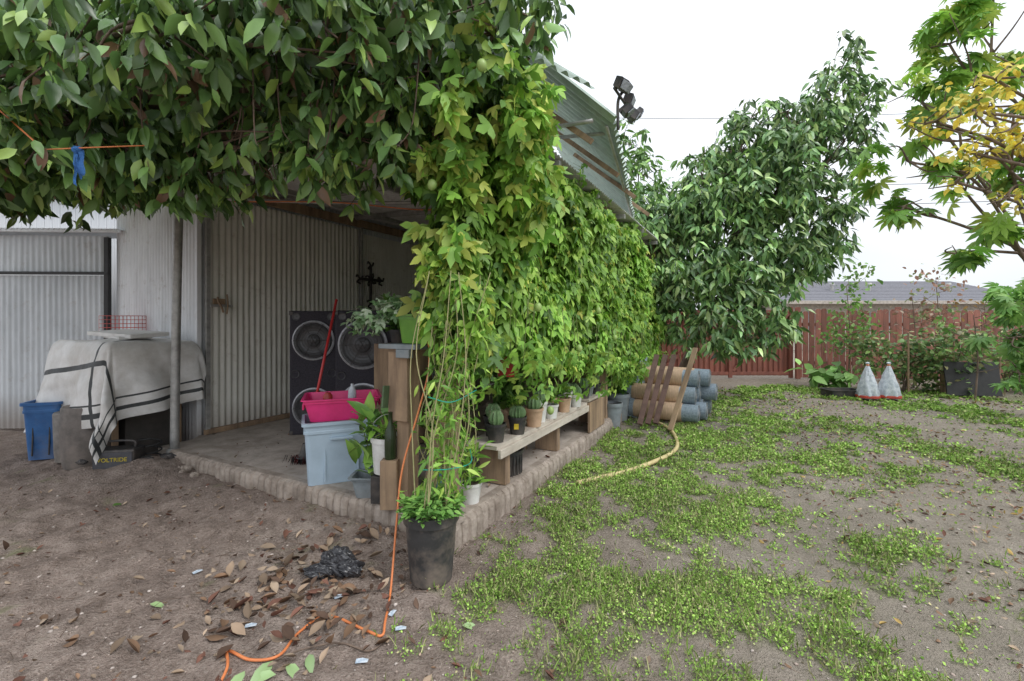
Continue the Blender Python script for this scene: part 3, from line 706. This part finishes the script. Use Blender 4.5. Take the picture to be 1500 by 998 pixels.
def blob_leaves(name,lobes,dens,per,size,droop,cols,w,tm,mat,parent,up=.6,shell=.3,cv=.3,sv=.3,irr=.55):
    c=ell_points(lobes,dens,shell,irr); p_,d_,n_,s_,c_=clusters(c,per,size,droop,cols,w,up,cv=cv,sv=sv)
    return leaf_mass(name,p_,d_,n_,s_,tm,c_,mat,parent)
blob_leaves('corner_leaves',[(-.40,3.05,2.2,.2,.22,.65),(-.50,3.15,1.75,.15,.2,.45),(-.36,2.98,1.6,.15,.15,.4),(-.25,2.95,2.9,.35,.35,.45),(.02,3.2,3.0,.28,.35,.4),(-.5,3.1,2.75,.25,.3,.35),(.05,3.3,2.6,.25,.3,.5)],290,7,.12,.9,VG+[(.55,.62,.14)],None,T_PASS,m_leafs,pv)
st=[];ps=[];
for i in range(100):
    a0=random.uniform(0,6.3); b0=random.uniform(-.34,.05); z0=np.interp(a0,[0,1.5,3.3,6.7],[1.45,1.25,1.05,.95]); l=random.uniform(.15,.5)
    x,y,_=W(a0,b0); st.append(([(x,y,z0+.3),(x+random.uniform(-.04,.04),y,z0),(x+random.uniform(-.06,.06),y,z0-l)],.003,.0015,4,4))
    for k in range(int(l*22)): ps.append((x+random.gauss(0,.03),y+random.gauss(0,.03),z0-l*random.random()))
for i in range(22):
    a0=random.uniform(.8,6.3); z0=2.95; x,y,_=W(a0,random.uniform(-.15,.25)); l=random.uniform(.1,.35)
    st.append(([(x,y,z0-.2),(x+.05,y,z0+l*.5),(x+random.uniform(-.15,.15),y,z0+l)],.003,.0015,4,4))
    for k in range(int(l*22)): ps.append((x+.05+random.gauss(0,.03),y+random.gauss(0,.03),z0+l*random.random()))
tubes('strands',st,m_stem,pv); ps=np.array(ps); n=len(ps); d=rdir(n)*.6; d[:,2]-=.7
leaf_mass('strand_leaves',ps,d,rdir(n)+outn,.06+.05*R.random(n),T_PASS,pal(n,VG),m_leafs,pv)
m_fruit=M('green_fruit',(.33,.46,.14),(.24,.38,.1),12,.4,bs=.1)
for i,(x,y,z) in enumerate([(-.17,2.55,2.93),(-.5,2.85,2.35),W(.6,-.32,1.6),W(1.4,-.36,1.25),W(.9,-.3,2.2),W(2.0,-.35,1.6),W(1.0,-.25,.75),W(2.8,-.3,1.3)]):
    lathe('fruit_%d'%i,[(.001,.036)]+[(.03*math.sin(math.pi*k/10),.036*math.cos(math.pi*k/10)) for k in range(1,10)]+[(.001,-.036)],m_fruit,pv,(x,y,z),None,14)

# ---------------------------------------------------------------- trees
def tree(name, base, top, r0, lobes, dens, per, size, droop, cols, w, tm, mat, up=.8, shell=.3, twig=5, cv=.3, sv=.3, tr_=.012, irr=.55):
    e=empty(name,(0,0,0)); base=np.array(base,float); top=np.array(top,float)
    ls=[dict(pts=[base,base*.6+top*.4+np.array([.08,.03,0]),top],r0=r0,r1=r0*.6,seg=10,wob=.1)]
    for l in lobes:
        c=np.array(l[:3]); m_=(top+c)/2+np.array([random.uniform(-.2,.2),random.uniform(-.2,.2),random.uniform(-.1,.25)])
        ls.append(dict(pts=[top-(top-base)*random.uniform(0,.25),m_,c],r0=r0*.38,r1=.012,seg=6))
        for k in range(twig):
            q=c+rdir(1)[0]*np.array(l[3:6])*.95; q2=(c+m_)/2 if k%2 else c
            ls.append(dict(pts=[q2,(q2+q)/2+rdir(1)[0]*.08,q],r0=tr_,r1=.004,seg=5,n=4))
    tubes('trunk_and_limbs',ls,m_bark,e)
    blob_leaves('foliage',lobes,dens,per,size,droop,cols,w,tm,mat,e,up,shell,cv,sv,irr)
    return e
avo=[(-3.45,3.0,2.80,.6,.6,.45),(-2.8,2.9,2.75,.5,.5,.45),(-2.3,3.25,2.75,.4,.45,.4),(-3.1,3.6,3.3,.8,.7,.6),(-2.4,3.4,3.4,.8,.7,.55),(-1.7,3.1,3.08,.55,.55,.42),
 (-1.2,3.0,2.82,.4,.4,.38),(-.78,2.95,2.98,.4,.4,.38),(-1.35,2.9,3.4,.75,.6,.42),(-.5,2.9,3.4,.5,.5,.45),(-.12,2.85,3.3,.25,.35,.38),(-3.9,4.1,3.5,1,.9,.75),(-2.7,4.4,4.0,1.1,.8,.55),
 (-5.0,5.0,3.7,1.0,.9,.8),(-1.4,4.2,4.25,1.1,.9,.5),(-4.6,3.5,3.0,.8,.7,.6),(-1.9,2.4,3.1,.55,.4,.38),(-.9,2.35,3.2,.5,.4,.35),(-2.7,2.5,3.0,.5,.35,.4),(-6.3,5.4,3.9,1.1,.9,.8),(-.2,3.6,4.1,.6,.6,.4)]
e=tree('avocado_tree',(-5.9,3.0,-.1),(-5.2,3.3,2.6),.2,avo,225,8,.132,.95,[(.11,.21,.06),(.17,.31,.08),(.07,.14,.045),(.34,.50,.12),(.25,.15,.09)],[.34,.3,.19,.13,.04],T_AVO,m_leaf,up=.6,shell=.1,twig=12,irr=.75)
st=[];ps=[]
for i in range(80):
    x=random.uniform(-3.9,-.5); y=random.uniform(2.6,3.5); z=2.55+.2*random.random(); l=random.uniform(.15,.42)*(1 if x<-1.9 or x>-1.4 else .6); dx=random.uniform(-.2,.2)
    st.append(([(x,y,z+.4),(x+dx*.3,y,z),(x+dx,y,z-l*.7)],.006,.002,5,4))
    for k in range(int(l*28)): t=random.random(); ps.append((x+dx*t+random.gauss(0,.025),y+random.gauss(0,.025),z-l*.7*t))
tubes('fringe_twigs',st,m_bark,e); ps=np.array(ps); n=len(ps); d=rdir(n)*.7; d[:,2]-=.9
leaf_mass('fringe_leaves',ps,d,rdir(n)*.6+np.array([0,-.3,.6]),.09+.07*R.random(n),T_AVO,pal(n,[(.11,.22,.06),(.18,.33,.08),(.08,.16,.045),(.32,.48,.11)]),m_leaf,e)
mid=[(6.6,9,6.65,.32,.4,.5),(6.95,9,6.0,.38,.4,.4),(6.25,9,5.9,.5,.5,.5),(5.85,9,5.3,.6,.6,.5),(6.6,9,5.1,.5,.5,.5),(5.3,9,4.9,.6,.6,.5),(4.75,9,5.55,.4,.4,.45),(4.4,9.1,4.95,.5,.5,.5),(5.0,9,4.2,1.0,.9,.85),
 (6.15,8.8,3.9,.65,.6,.55),(4.1,9.2,3.9,.95,.8,.7),(3.4,9.4,3.5,.75,.7,.65),(4.4,8.8,2.6,.95,.8,.7),(5.5,8.8,2.8,.75,.7,.6),(3.4,8.6,2.2,.75,.6,.6),(4.5,8.2,1.75,.65,.5,.45),(3.6,8.2,1.5,.55,.5,.4),(6.0,9,3.1,.5,.6,.4),(3.1,8.6,1.6,.4,.4,.5),(5.0,8.3,1.3,.3,.3,.35),(4.1,8.0,1.25,.4,.3,.3),(7.0,9,5.3,.25,.3,.4),(3.7,9,4.6,.35,.3,.35),(5.4,8.9,5.6,.3,.3,.3),
 (2.95,9.2,2.9,.5,.5,.6),(3.0,8.9,2.2,.5,.4,.5),(2.8,9.6,3.7,.45,.4,.5),(3.3,8.0,1.25,.35,.3,.3),(3.9,8.3,1.05,.35,.3,.25),(4.6,8.3,1.15,.3,.3,.25)]
tree('loquat_tree',(3.45,9.9,-.1),(4.2,9.5,2.2),.12,mid,88,9,.195,.6,[(.17,.31,.11),(.25,.41,.13),(.10,.20,.075),(.38,.52,.19)],[.34,.3,.22,.14],T_LOQ,m_leaf,up=.9,shell=.3,cv=.5,irr=.85)
tree('loquat_tree',(2.9,12.5,-.1),(2.9,11.6,2.8),.14,[(2.6,10.6,5.6,.5,.5,.6),(2.95,10.6,4.9,.5,.5,.6),(3.2,10.6,4.1,.7,.6,.7),(2.3,10.8,4.8,.5,.5,.6),(3.4,10.8,3.2,.7,.6,.7)],60,9,.2,.5,[(.2,.36,.1),(.28,.47,.12),(.12,.24,.07)],None,T_LOQ,m_leaf)
cas=[(4.50,5,3.9,.32,.35,.32),(4.9,5.1,4.6,.36,.45,.35),(5.5,5.2,4.2,.4,.4,.35),(4.35,5.0,3.25,.3,.35,.28),(4.85,5.0,3.1,.3,.35,.2),(5.25,4.9,2.55,.3,.3,.2),(4.7,4.8,2.2,.2,.25,.12),(5.5,5.2,5.3,.4,.45,.3),(4.3,5,2.75,.15,.2,.18),(5.8,5,3.2,.4,.4,.4)]
tree('castor_bean_tree',(6.2,5.2,-.1),(5.9,5.1,2.3),.05,cas,60,5,.17,.5,[(.24,.45,.08),(.35,.57,.10),(.16,.33,.06),(.5,.62,.13)],None,T_CAST,m_leafs,up=1.1,shell=.2,cv=.35)
yl=[(4.05,4.0,3.35,.33,.25,.24),(4.3,4.05,3.65,.3,.25,.2),(3.72,4.0,3.25,.2,.2,.13),(4.2,4.0,3.0,.3,.25,.18),(3.9,4.0,2.72,.2,.2,.09),(4.5,4.1,3.2,.3,.3,.28),(4.35,4.0,2.6,.2,.2,.12),(3.95,4.0,3.0,.22,.2,.14)]
tree('yellow_leaved_tree',(6.2,4.2,-.1),(5.6,4.2,2.6),.04,yl,300,6,.07,.4,[(.85,.68,.10),(.9,.78,.2),(.66,.64,.12),(.38,.52,.1)],[.4,.27,.2,.13],T_OV,m_leafs,up=.9,shell=.1)
tree('castor_bean_tree',(8.2,7.2,-.1),(8.1,7.1,1.0),.05,[(7.8,7,1.9,.45,.45,.35),(8.2,7,1.35,.4,.4,.3),(7.5,6.8,1.25,.3,.3,.2),(8.5,7,2.2,.5,.4,.4),(7.7,6.9,.7,.35,.3,.3),(8.2,7,.8,.4,.3,.3)],50,6,.18,.4,[(.18,.36,.09),(.27,.47,.12)],None,T_CAST,m_leafs,up=1.1)
def shrub(name, x,y,rad,h,n,size,tm,cols,mat=m_leafs):
    lob=[(x+random.uniform(-rad,rad)*.7,y+random.uniform(-.3,.3),h*random.uniform(.2,.8),rad*.5,rad*.4,h*.3) for i in range(7)]
    e=empty(name,(0,0,0)); blob_leaves('foliage',lob,n,5,size,.3,cols,None,tm,mat,e,.9,.2,.45,irr=.9)
    tubes('stems',[([(x+random.uniform(-.1,.1),y,-.02),((x+l[0])/2,y,h*.3),l[:3]],.015,.006,5) for l in lob],m_bark,e)
shrub('squash_plant',6.9,10.2,.6,.5,60,.26,T_OV,[(.25,.48,.13),(.35,.6,.18)])
SH=[(.18,.31,.10),(.28,.42,.13),(.36,.34,.17),(.12,.21,.08)]
shrub('garden_shrub',8.2,9.6,.85,1.6,130,.11,T_OV,SH)
shrub('garden_shrub',9.2,9.3,.9,1.5,130,.11,T_OV,SH)
shrub('garden_shrub',10.4,9.6,.8,1.3,90,.11,T_OV,SH)
shrub('garden_shrub',11.6,9.4,.8,1.6,80,.12,T_OV,SH)
shrub('potted_weeds',3.2,8.4,.25,.5,140,.12,T_LONG,GR)
def sapling(x,y,h,n,cols):
    e=empty('sapling',(0,0,0)); ls=[([(x,y,-.05),(x+.05,y,h*.5),(x-.03,y,h)],.018,.006,6)]; ps=[]
    for i in range(14):
        z=h*random.uniform(.3,1); a=random.random()*6.28; l=random.uniform(.2,.5); q=(x+l*math.cos(a),y+l*math.sin(a),z+l*.5); ls.append(([(x,y,z),((x+q[0])/2,(y+q[1])/2,z+l*.15),q],.007,.003,4,3))
        for k in range(n): ps.append((q[0]+random.gauss(0,.13),q[1]+random.gauss(0,.1),q[2]+random.gauss(0,.13)))
    tubes('stem',ls,m_bark,e)
    if ps: ps=np.array(ps); m_=len(ps); leaf_mass('leaves',ps,rdir(m_)-np.array([0,0,.3]),rdir(m_)+np.array([0,0,1]),.07+.06*R.random(m_),T_OV,pal(m_,cols),m_leafs,e)
sapling(7.6,10.3,2.3,36,GR+[(.28,.42,.13)]); sapling(9.0,10.2,2.0,3,browns); sapling(8.75,8.6,1.6,8,GR); sapling(10.4,10,1.9,4,[(.4,.25,.1)]); sapling(9.9,10.6,2.5,24,[(.35,.2,.14),(.3,.36,.16)]); sapling(11.2,10.0,2.1,10,SH)

# ---------------------------------------------------------------- fence and gate
m_fence=M('red_brown_paint',(.38,.14,.10),(.24,.09,.07),5,.75,bs=.3,stretch=(3,3,.3),dirt=(.18,.10,.08),dirtamt=.7)
gate=empty('metal_gate',(1.2,11.95,0))
vs=[];fs=[];Lg=6.1;per=.14;prof=[]
x=0
while x<Lg: prof+= [(x,0),(x+.05,0),(x+.07,-.025),(x+.12,-.025)]; x+=per
for (x,y) in prof: vs+=[(x,y,.06),(x,y,1.74+.0*x)]
for i in range(len(prof)-1): a=i*2; fs.append((a,a+2,a+3,a+1))
obj('ribbed_panel',vs,fs,m_fence,gate)
for xx in (2.6,4.5,6.08): box('stile',(.09,.07,1.85),(xx,-.06,.93),m_fence,gate)
box('rail_top',(6.1,.05,.08),(3.05,-.055,1.74),m_fence,gate); box('rail_low',(6.1,.05,.08),(3.05,-.055,.12),m_fence,gate)
for (x0,x1) in ((4.56,6.02),(2.66,4.44)):
    ln=math.hypot(x1-x0,1.5); box('brace',(ln,.03,.08),((x0+x1)/2,-.075,.93),m_fence,gate,(0,-math.atan2(1.5,x1-x0),0))
fence=empty('wooden_fence',(7.4,11.85,0),math.radians(-7))
fm=[M('fence_paint_%d'%i,tuple(q*k for q in (.37,.145,.105)),tuple(q*k for q in (.2,.085,.065)),7,.8,bs=.2,stretch=(3,3,.3),dirt=(.2,.13,.10),dirtamt=.7) for i,k in enumerate((.75,1,1.2))]
for i in range(95):
    h=1.76+random.uniform(-.05,.05); x=.08+i*.148
    w_=.132; vs=[(-w_/2,0,0.02),(w_/2,0,.02),(w_/2,0,h-.04),(w_/2-.03,0,h),(-w_/2+.03,0,h),(-w_/2,0,h-.04)]; vs+=[(a_,.02,c_) for a_,b_,c_ in vs]
    obj('slat_%d'%i,vs,[(0,1,2,3,4,5),(11,10,9,8,7,6)]+[(j,(j+6),(j+1)%6+6,(j+1)%6) for j in range(6)],random.choice(fm),fence,False,(x,random.uniform(-.006,.006),0),(0,random.uniform(-.012,.012),0))
for z in (.4,1.4): box('rail',(14,.05,.09),(7,.055,z),m_fence,fence)
for i in range(6): box('post',(.1,.1,1.85),(.0+i*2.5,-.08 if i==0 else .12,.92),m_fence,fence)

# neighbour house
hs=empty('neighbour_house',(20,23,0)); m_sh=M('grey_shingles',(.24,.24,.26),(.15,.15,.17),9,.9,stretch=(1,4,4)); m_wl=M('stucco',(.55,.5,.44),None,8,.9)
box('walls',(12,6,2.5),(0,3,1.25),m_wl,hs)
vs=[(-6.6,-.6,2.45),(6.6,-.6,2.45),(6.6,6.6,2.45),(-6.6,6.6,2.45),(-5.0,3,3.75),(5,3,3.75)]
obj('roof',vs,[(0,1,5,4),(2,3,4,5),(3,0,4),(1,2,5)],m_sh,hs); box('fascia',(13.2,.04,.16),(0,-.62,2.4),m_wl,hs)
for i in range(4): box('window',(1.1,.04,.9),(-4.5+i*3,-.02,1.5),m_lens,hs)
for i,x in enumerate((-3,-1,3.2)): lathe('vent_%d'%i,[(.08,0),(.08,.4),(.14,.4),(.1,.5),(.001,.5)],m_gal,hs,(x,1.2,3.0))
for i in range(14): box('course',(13.1-i*.23,.02,.012),(0,-.55+i*.25,2.485+i*.0905),m_sh,hs,(0.35,0,0),0)
ul=[]
for (z,dz,y) in ((5.6,.2,16),(6.3,-.6,16),(9.2,.6,17)):
    ul.append(([(-20,y,z+dz),(2,y,z-.1),(14,y,z),(40,y,z+1)],.01,None,4))
pw=tubes('power_lines',ul,m_dark)

# ---------------------------------------------------------------- hose, cord
def gp3(l,dz): return [(x,y,gzf(x,y)+dz) for x,y in l]
tubes('garden_hose',[(gp3([(.59,4.13),(.85,4.3),(1.23,4.55),(1.81,5.13),(2.06,5.7),(2.16,6.4),(2.0,7.2),(1.8,7.8)],.028),.023,None,10)],m_hose)
cord=[(-.72,3.42,1.36),(-.68,3.3,1.40),(-.60,3.25,1.35),(-.57,3.1,1.15),(-.62,3.02,.9),(-.7,2.9,.55),(-.7,2.75,.25)]+gp3([(-.68,2.55),(-.64,2.3),(-.63,2.2),(-.72,2.24),(-.95,2.34),(-1.04,2.22),(-1.05,2.05),(-1.16,2.02),(-1.31,2.1),(-1.24,1.98),(-1.2,1.8),(-1.0,1.5)],.014)
tubes('extension_cord',[(cord,.0065,None,7)],m_orange)
tubes('garden_cord',[(gp3([(-.6,2.2),(-.66,2.1),(-.8,2.12),(-.95,2.08),(-1.05,2.02)],.01),.004)],m_bark)
rp=tubes('tie_rope',[([(-3.6,2.8,3.15),(-3.1,2.6,2.85),(-2.52,2.45,2.42)],.0045),([(-2.52,2.45,2.42),(-2.3,2.45,2.43),(-2.1,2.6,2.5)],.0035)],m_orange)
rag=empty('blue_rag',(-2.34,2.45,2.42)); m_rag=M('blue_cloth',(.06,.2,.5),(.03,.1,.3),25,.9,bs=.6)
for k in range(4):
    vs=[];fs=[]
    for i in range(9):
        t=i/8; w_=.012+.012*math.sin(t*3+k); cx=.012*math.cos(k*1.6)*(.3+t)+.006*math.sin(t*9+k); cy=.012*math.sin(k*1.6)*(.3+t)
        vs+=[(cx-w_,cy+.008*math.sin(t*7),-t*(.13+.02*k)),(cx,cy-.01*math.cos(t*8+k),-t*(.13+.02*k)),(cx+w_,cy+.006,-t*(.14+.02*k))]
    for i in range(8):
        for j in range(2): a_=i*3+j; fs.append((a_,a_+1,a_+4,a_+3))
    obj('strip_%d'%k,vs,fs,m_rag,rag,True)
crumple('knot',(0,0,0),(.02,.02,.018),m_rag,4,rag)

# ---------------------------------------------------------------- rolls of fencing + boards
m_roll=M('roll_body',(.66,.47,.31),(.48,.33,.21),12,.8,bs=.5,stretch=(1,1,6)); m_rend=M('roll_wire',(.36,.44,.5),(.2,.25,.29),40,.6,.2,.8)
ax=np.array([-.85,.53]); base=np.array([2.70,6.65]); side=np.array([.64,.77])
rr=.135
def roll(s,z,l=1.0,r=.135,jit=0):
    p=base+side*s-ax*jit
    e=empty('wire_fence_roll',(p[0],p[1],z),0); q=Vector((ax[0]+random.uniform(-.04,.04),ax[1]+random.uniform(-.04,.04),random.uniform(-.02,.02))).to_track_quat('Z','Y'); e.rotation_euler=q.to_euler()
    lathe('wrap',[(r*1.0,.22),(r*1.02,.23),(r*1.02,l-.08),(r,l-.07)],m_roll,e)
    lathe('wire_body',[(r*.97,0),(r*.98,l)],m_rend,e)
    for k in range(5): lathe('coil_%d'%k,[(r*(.96-.16*k),0-.004*k),(r*(.96-.16*k),.03),(r*(.90-.16*k),.03),(r*(.90-.16*k),-.004*k),(r*(.96-.16*k),-.004*k)],m_rend if k%2 else m_gal,e,seg=20)
    lathe('inner_dark',[(.001,.03),(r*.93,.03)],m_dark,e)
for i in range(4): roll(i*.29,rr+.0,jit=random.uniform(-.1,.1))
for i in range(3): roll(.145+i*.29,rr*2.75,jit=random.uniform(-.1,.1))
for i in range(2): roll(.29+i*.29,rr*4.5,jit=random.uniform(-.1,.1))
m_dkw=M('dark_board',(.17,.10,.08),(.1,.06,.045),9,.7)
def plank(name,p0,p1,wd,th,mat,roll_=0):
    p0=Vector(p0);p1=Vector(p1);d=p1-p0
    o=box(name,(wd,th,d.length),tuple((p0+p1)/2),mat); q=d.to_track_quat('Z','Y'); q=q@Euler((0,0,roll_)).to_quaternion(); o.rotation_euler=q.to_euler(); return o
plank('leaning_board',(2.12,6.10,.03),(2.66,6.6,1.10),.07,.03,m_wood)
for i in range(3): plank('leaning_dark_board',(1.78+.12*i,6.35+.03*i,.05),(2.18+.13*i,6.85,.98),.07,.05,m_dkw,.2)
plank('leaning_wire_panel',(1.75,7.1,.02),(1.95,7.4,.95),.5,.02,m_rend,.5)
e=pplant((1.62,6.9,0),.16,.4,m_greyp,40,.2,T_LONG,GR)
e=empty('grey_bucket',(1.42,6.45,0)); pot(e,(0,0,0),.14,.34,m_greyp)
e=empty('blue_bucket',(1.72,7.4,0)); pot(e,(0,0,0),.2,.7,M('blue_drum',(.12,.25,.45),None,9,.5),taper=.95)

# ---------------------------------------------------------------- wrapped plants
m_film=M('plastic_film',(.74,.78,.82),(.4,.46,.52),18,.3,bs=.6); m_rb=M('red_band',(.6,.08,.05),None,9,.5)
for (x,y) in ((6.72,8.6),(7.12,8.6)):
    e=empty('bagged_plant',(x,y,0)); sd_=x*7
    lathe('bag',[(.165,.04),(.175,.10),(.14,.28),(.09,.46),(.035,.62),(.015,.66),(.035,.70),(.001,.72)],m_film,e,wob=lambda t,z:1+.12*math.sin(t*7+sd_+z*9)+.05*math.sin(t*13+z*20),seg=48)
    lathe('pot',[(.001,0),(.12,0),(.14,.05)],m_blackp,e); lathe('tie',[(.02,.64),(.028,.66),(.02,.68)],m_orange,e)
    lathe('band',[(.19,.05),(.195,.08),(.185,.10)],m_rb,e)
e=empty('black_tray',(6.45,8.9,0)); bin_('tray',.6,.35,.64,.38,.16,m_blackp,e)
e=empty('black_panel',(9.0,8.9,.36),math.radians(-8)); box('sheet',(.95,.03,.66),(0,0,0),m_dark,e,(-.15,0,0)); box('stand',(.04,.3,.5),(.3,.2,-.1),m_wood,e); box('stand2',(.04,.3,.5),(-.3,.2,-.1),m_wood,e)
for i in range(4): lathe('wooden_stake',[(.001,0),(.018,0),(.016,1.3),(.001,1.31)],m_wood,None,(8.1+.7*i,9.3-.2*i,-.05),(0,.03*i,0),8)

# ---------------------------------------------------------------- draped table
tb=empty('draped_table',(-4.50,5.30,0),TH)
hp,hq,zt=.38,.66,1.27
m_tarp=M('white_tarp',(.80,.79,.77),(.64,.63,.6),5,.5,bs=.35,dirt=(.45,.4,.33),dirtamt=.6); m_str=M('tarp_stripe',(.06,.065,.065),None,9,.6)
NP,NQ=100,140; p0,p1,q0,q1=-hp-.98,hp+.12,-hq-.78,hq+.72
vs=[];fs=[];mi=[]
for i in range(NP+1):
    for j in range(NQ+1):
        p_=p0+(p1-p0)*i/NP; q_=q0+(q1-q0)*j/NQ
        ca,sa=math.cos(.13),math.sin(.13); pr_,qr_=p_*ca-q_*sa,p_*sa+q_*ca
        pp,qq=pr_,qr_
        dp=max(0,abs(pp)-hp)*(-1 if pp<0 else 1); dq=max(0,abs(qq)-hq)*(-1 if qq<0 else 1)
        D=math.hypot(dp,dq); k=math.exp(-D/.06)
        ux,uy=(dp/D,dq/D) if D>0 else (0,0)
        fold=.06*math.sin(qq*7+pp*2)*(abs(dp)/.8)+.04*math.sin(pp*11+qq*3)*(abs(dq)/.6)+.06*math.sin(math.atan2(dq,dp)*5)*(min(abs(dp),abs(dq))/.4)+.03*(float(fbm(pp*6,qq*6,12,2))-.5)
        out=.05*(1-k)+.14*D+fold*(1 if D>0 else 0)
        x=max(-hp,min(hp,pp))+ux*out; y=max(-hq,min(hq,qq))+uy*out
        z=zt-max(0,D-.03*(1-k))*.96+.05*(float(fbm(pp*3+5,qq*3,6,3))-.5)*(1 if D==0 else .3)+(.05*math.exp(-((pp+.1)**2+(qq+.25)**2)/.05))
        vs.append((x,y,z))
for i in range(NP):
    for j in range(NQ):
        a_=i*(NQ+1)+j; fs.append((a_,a_+1,a_+NQ+2,a_+NQ+1))
        p_=p0+(p1-p0)*(i+.5)/NP; q_=q0+(q1-q0)*(j+.5)/NQ
        e1=p_-p0; e2=q_-q0; e3=q1-q_
        s_=any(.10<t<.15 or .22<t<.235 for t in (e1,e2,e3)) or abs(e2-.98)<.022 or abs(e1-.66)<.02
        mi.append(1 if s_ else 0)
o=obj('tarp',vs,fs,m_tarp,tb,True); o.data.materials.append(m_str); o.data.polygons.foreach_set('material_index',mi)
box('table_top',(.7,1.26,.03),(0,0,zt-.03),m_wood,tb)
for sx in (-1,1):
    for sy in (-1,1): box('leg',(.06,.06,zt-.05),(sx*.3,sy*.5,(zt-.05)/2),m_wood,tb)
box('stored_crate',(.5,1.0,.6),(.05,0,.32),M('dark_crate',(.09,.08,.07),None,6,.8),tb)
m_foam=M('styrofoam',(.8,.79,.76),(.68,.66,.63),6,.8,bs=.2)
box('foam_slab',(.4,.78,.045),(-.02,-.12,zt+.08),m_foam,tb,(.04,-.05,.12),.008)
box('foam_slab_2',(.3,.5,.03),(-.06,-.2,zt+.045),m_foam,tb,(0.02,0,-.1),.008)
cg=empty('wire_bird_cage',(-5.0,5.85,1.36)); m_cage=M('red_wire',(.75,.12,.1),None,9,.5)
lt=[]
for i in range(9): x=-.2+.05*i; lt+= [([(x,-.12,0),(x,-.12,.2)],.003,None,4,1),([(x,.12,0),(x,.12,.2)],.003,None,4,1),([(x,-.12,.2),(x,.12,.2)],.003,None,4,1)]
for z in (0,.05,.1,.15,.2): lt+= [([(-.2,-.12,z),(.2,-.12,z)],.003,None,4,1),([(-.2,.12,z),(.2,.12,z)],.003,None,4,1),([(-.2,-.12,z),(-.2,.12,z)],.003,None,4,1),([(.2,-.12,z),(.2,.12,z)],.003,None,4,1)]
tubes('wires',lt,m_cage,cg)
box('base_pan',(.44,.28,.03),(0,0,-.01),m_cage,cg)
e=empty('dark_barrel',(-4.42,4.76,0)); lathe('body',[(.001,0),(.2,0),(.22,.1),(.23,.35),(.22,.6),(.21,.62),(.19,.61),(.001,.58)],M('dirty_drum',(.22,.19,.17),(.11,.1,.09),7,.7,dirt=(.36,.29,.23)),e)
e=empty('dark_barrel',(-4.76,4.92,0)); lathe('body',[(.001,0),(.13,0),(.14,.1),(.15,.5),(.14,.52),(.001,.5)],M('dirty_drum2',(.26,.24,.22),(.13,.12,.11),7,.7,dirt=(.36,.29,.23)),e)
bb_=empty('blue_bin',(-5.12,5.05,0),math.radians(20)); bin_('body',.26,.3,.32,.36,.62,M('blue_plastic',(.04,.15,.38),(.025,.10,.27),6,.5,bs=.1,dirt=(.25,.22,.19),dirtamt=.5),bb_)
for sx in (-1,1): box('rib',(.012,.015,.42),(sx*.07,-.165,.26),m_blackp,bb_,(-.06,0,0))
bc=empty('battery_charger',(-3.90,4.52,.04),math.radians(12))
box('case',(.36,.2,.2),(0,0,.1),m_blackp,bc,None,.02); box('face',(.33,.012,.15),(0,-.103,.1),M('charger_face',(.09,.09,.1),None,9,.5),bc,None,.004)
tubes('handle',[([(-.14,0,.2),(-.12,0,.26),(.12,0,.26),(.14,0,.2)],.012)],m_blackp,bc)
cu=bpy.data.curves.new('lettering','FONT'); cu.body='VOLTRIDE'; cu.size=.055; cu.extrude=.001; cu.align_x='CENTER'
to=bpy.data.objects.new('lettering',cu); COL.objects.link(to); to.parent=bc; to.location=(0,-.112,.09); to.rotation_euler=(math.pi/2,0,0); cu.materials.append(M('yellow_ink',(.75,.6,.05),None,9,.5))
for i,(x,y,s_) in enumerate([(-3.66,4.55,.09),(-3.62,4.44,.05),(-3.52,4.66,.08),(-4.25,4.5,.05)]): crumple('scrap_heap_piece',(x,y,.10),(s_,s_*.7,s_*.5),m_blackp,i+9)
tubes('coiled_cable',[([(-3.75+.1*math.cos(t),4.72+.08*math.sin(t),.08+.012*t) for t in np.linspace(0,18,30)],.008,None,6,3)],m_dark)
for i in range(16):
    x=-3.3+random.uniform(-.5,.25)*1.6; crumple('rubble_stone',(x,4.55-.45*(x+3.3)-.14*random.random(),.05),(random.uniform(.02,.05),.035,.025),m_block,i+20)
print('done')
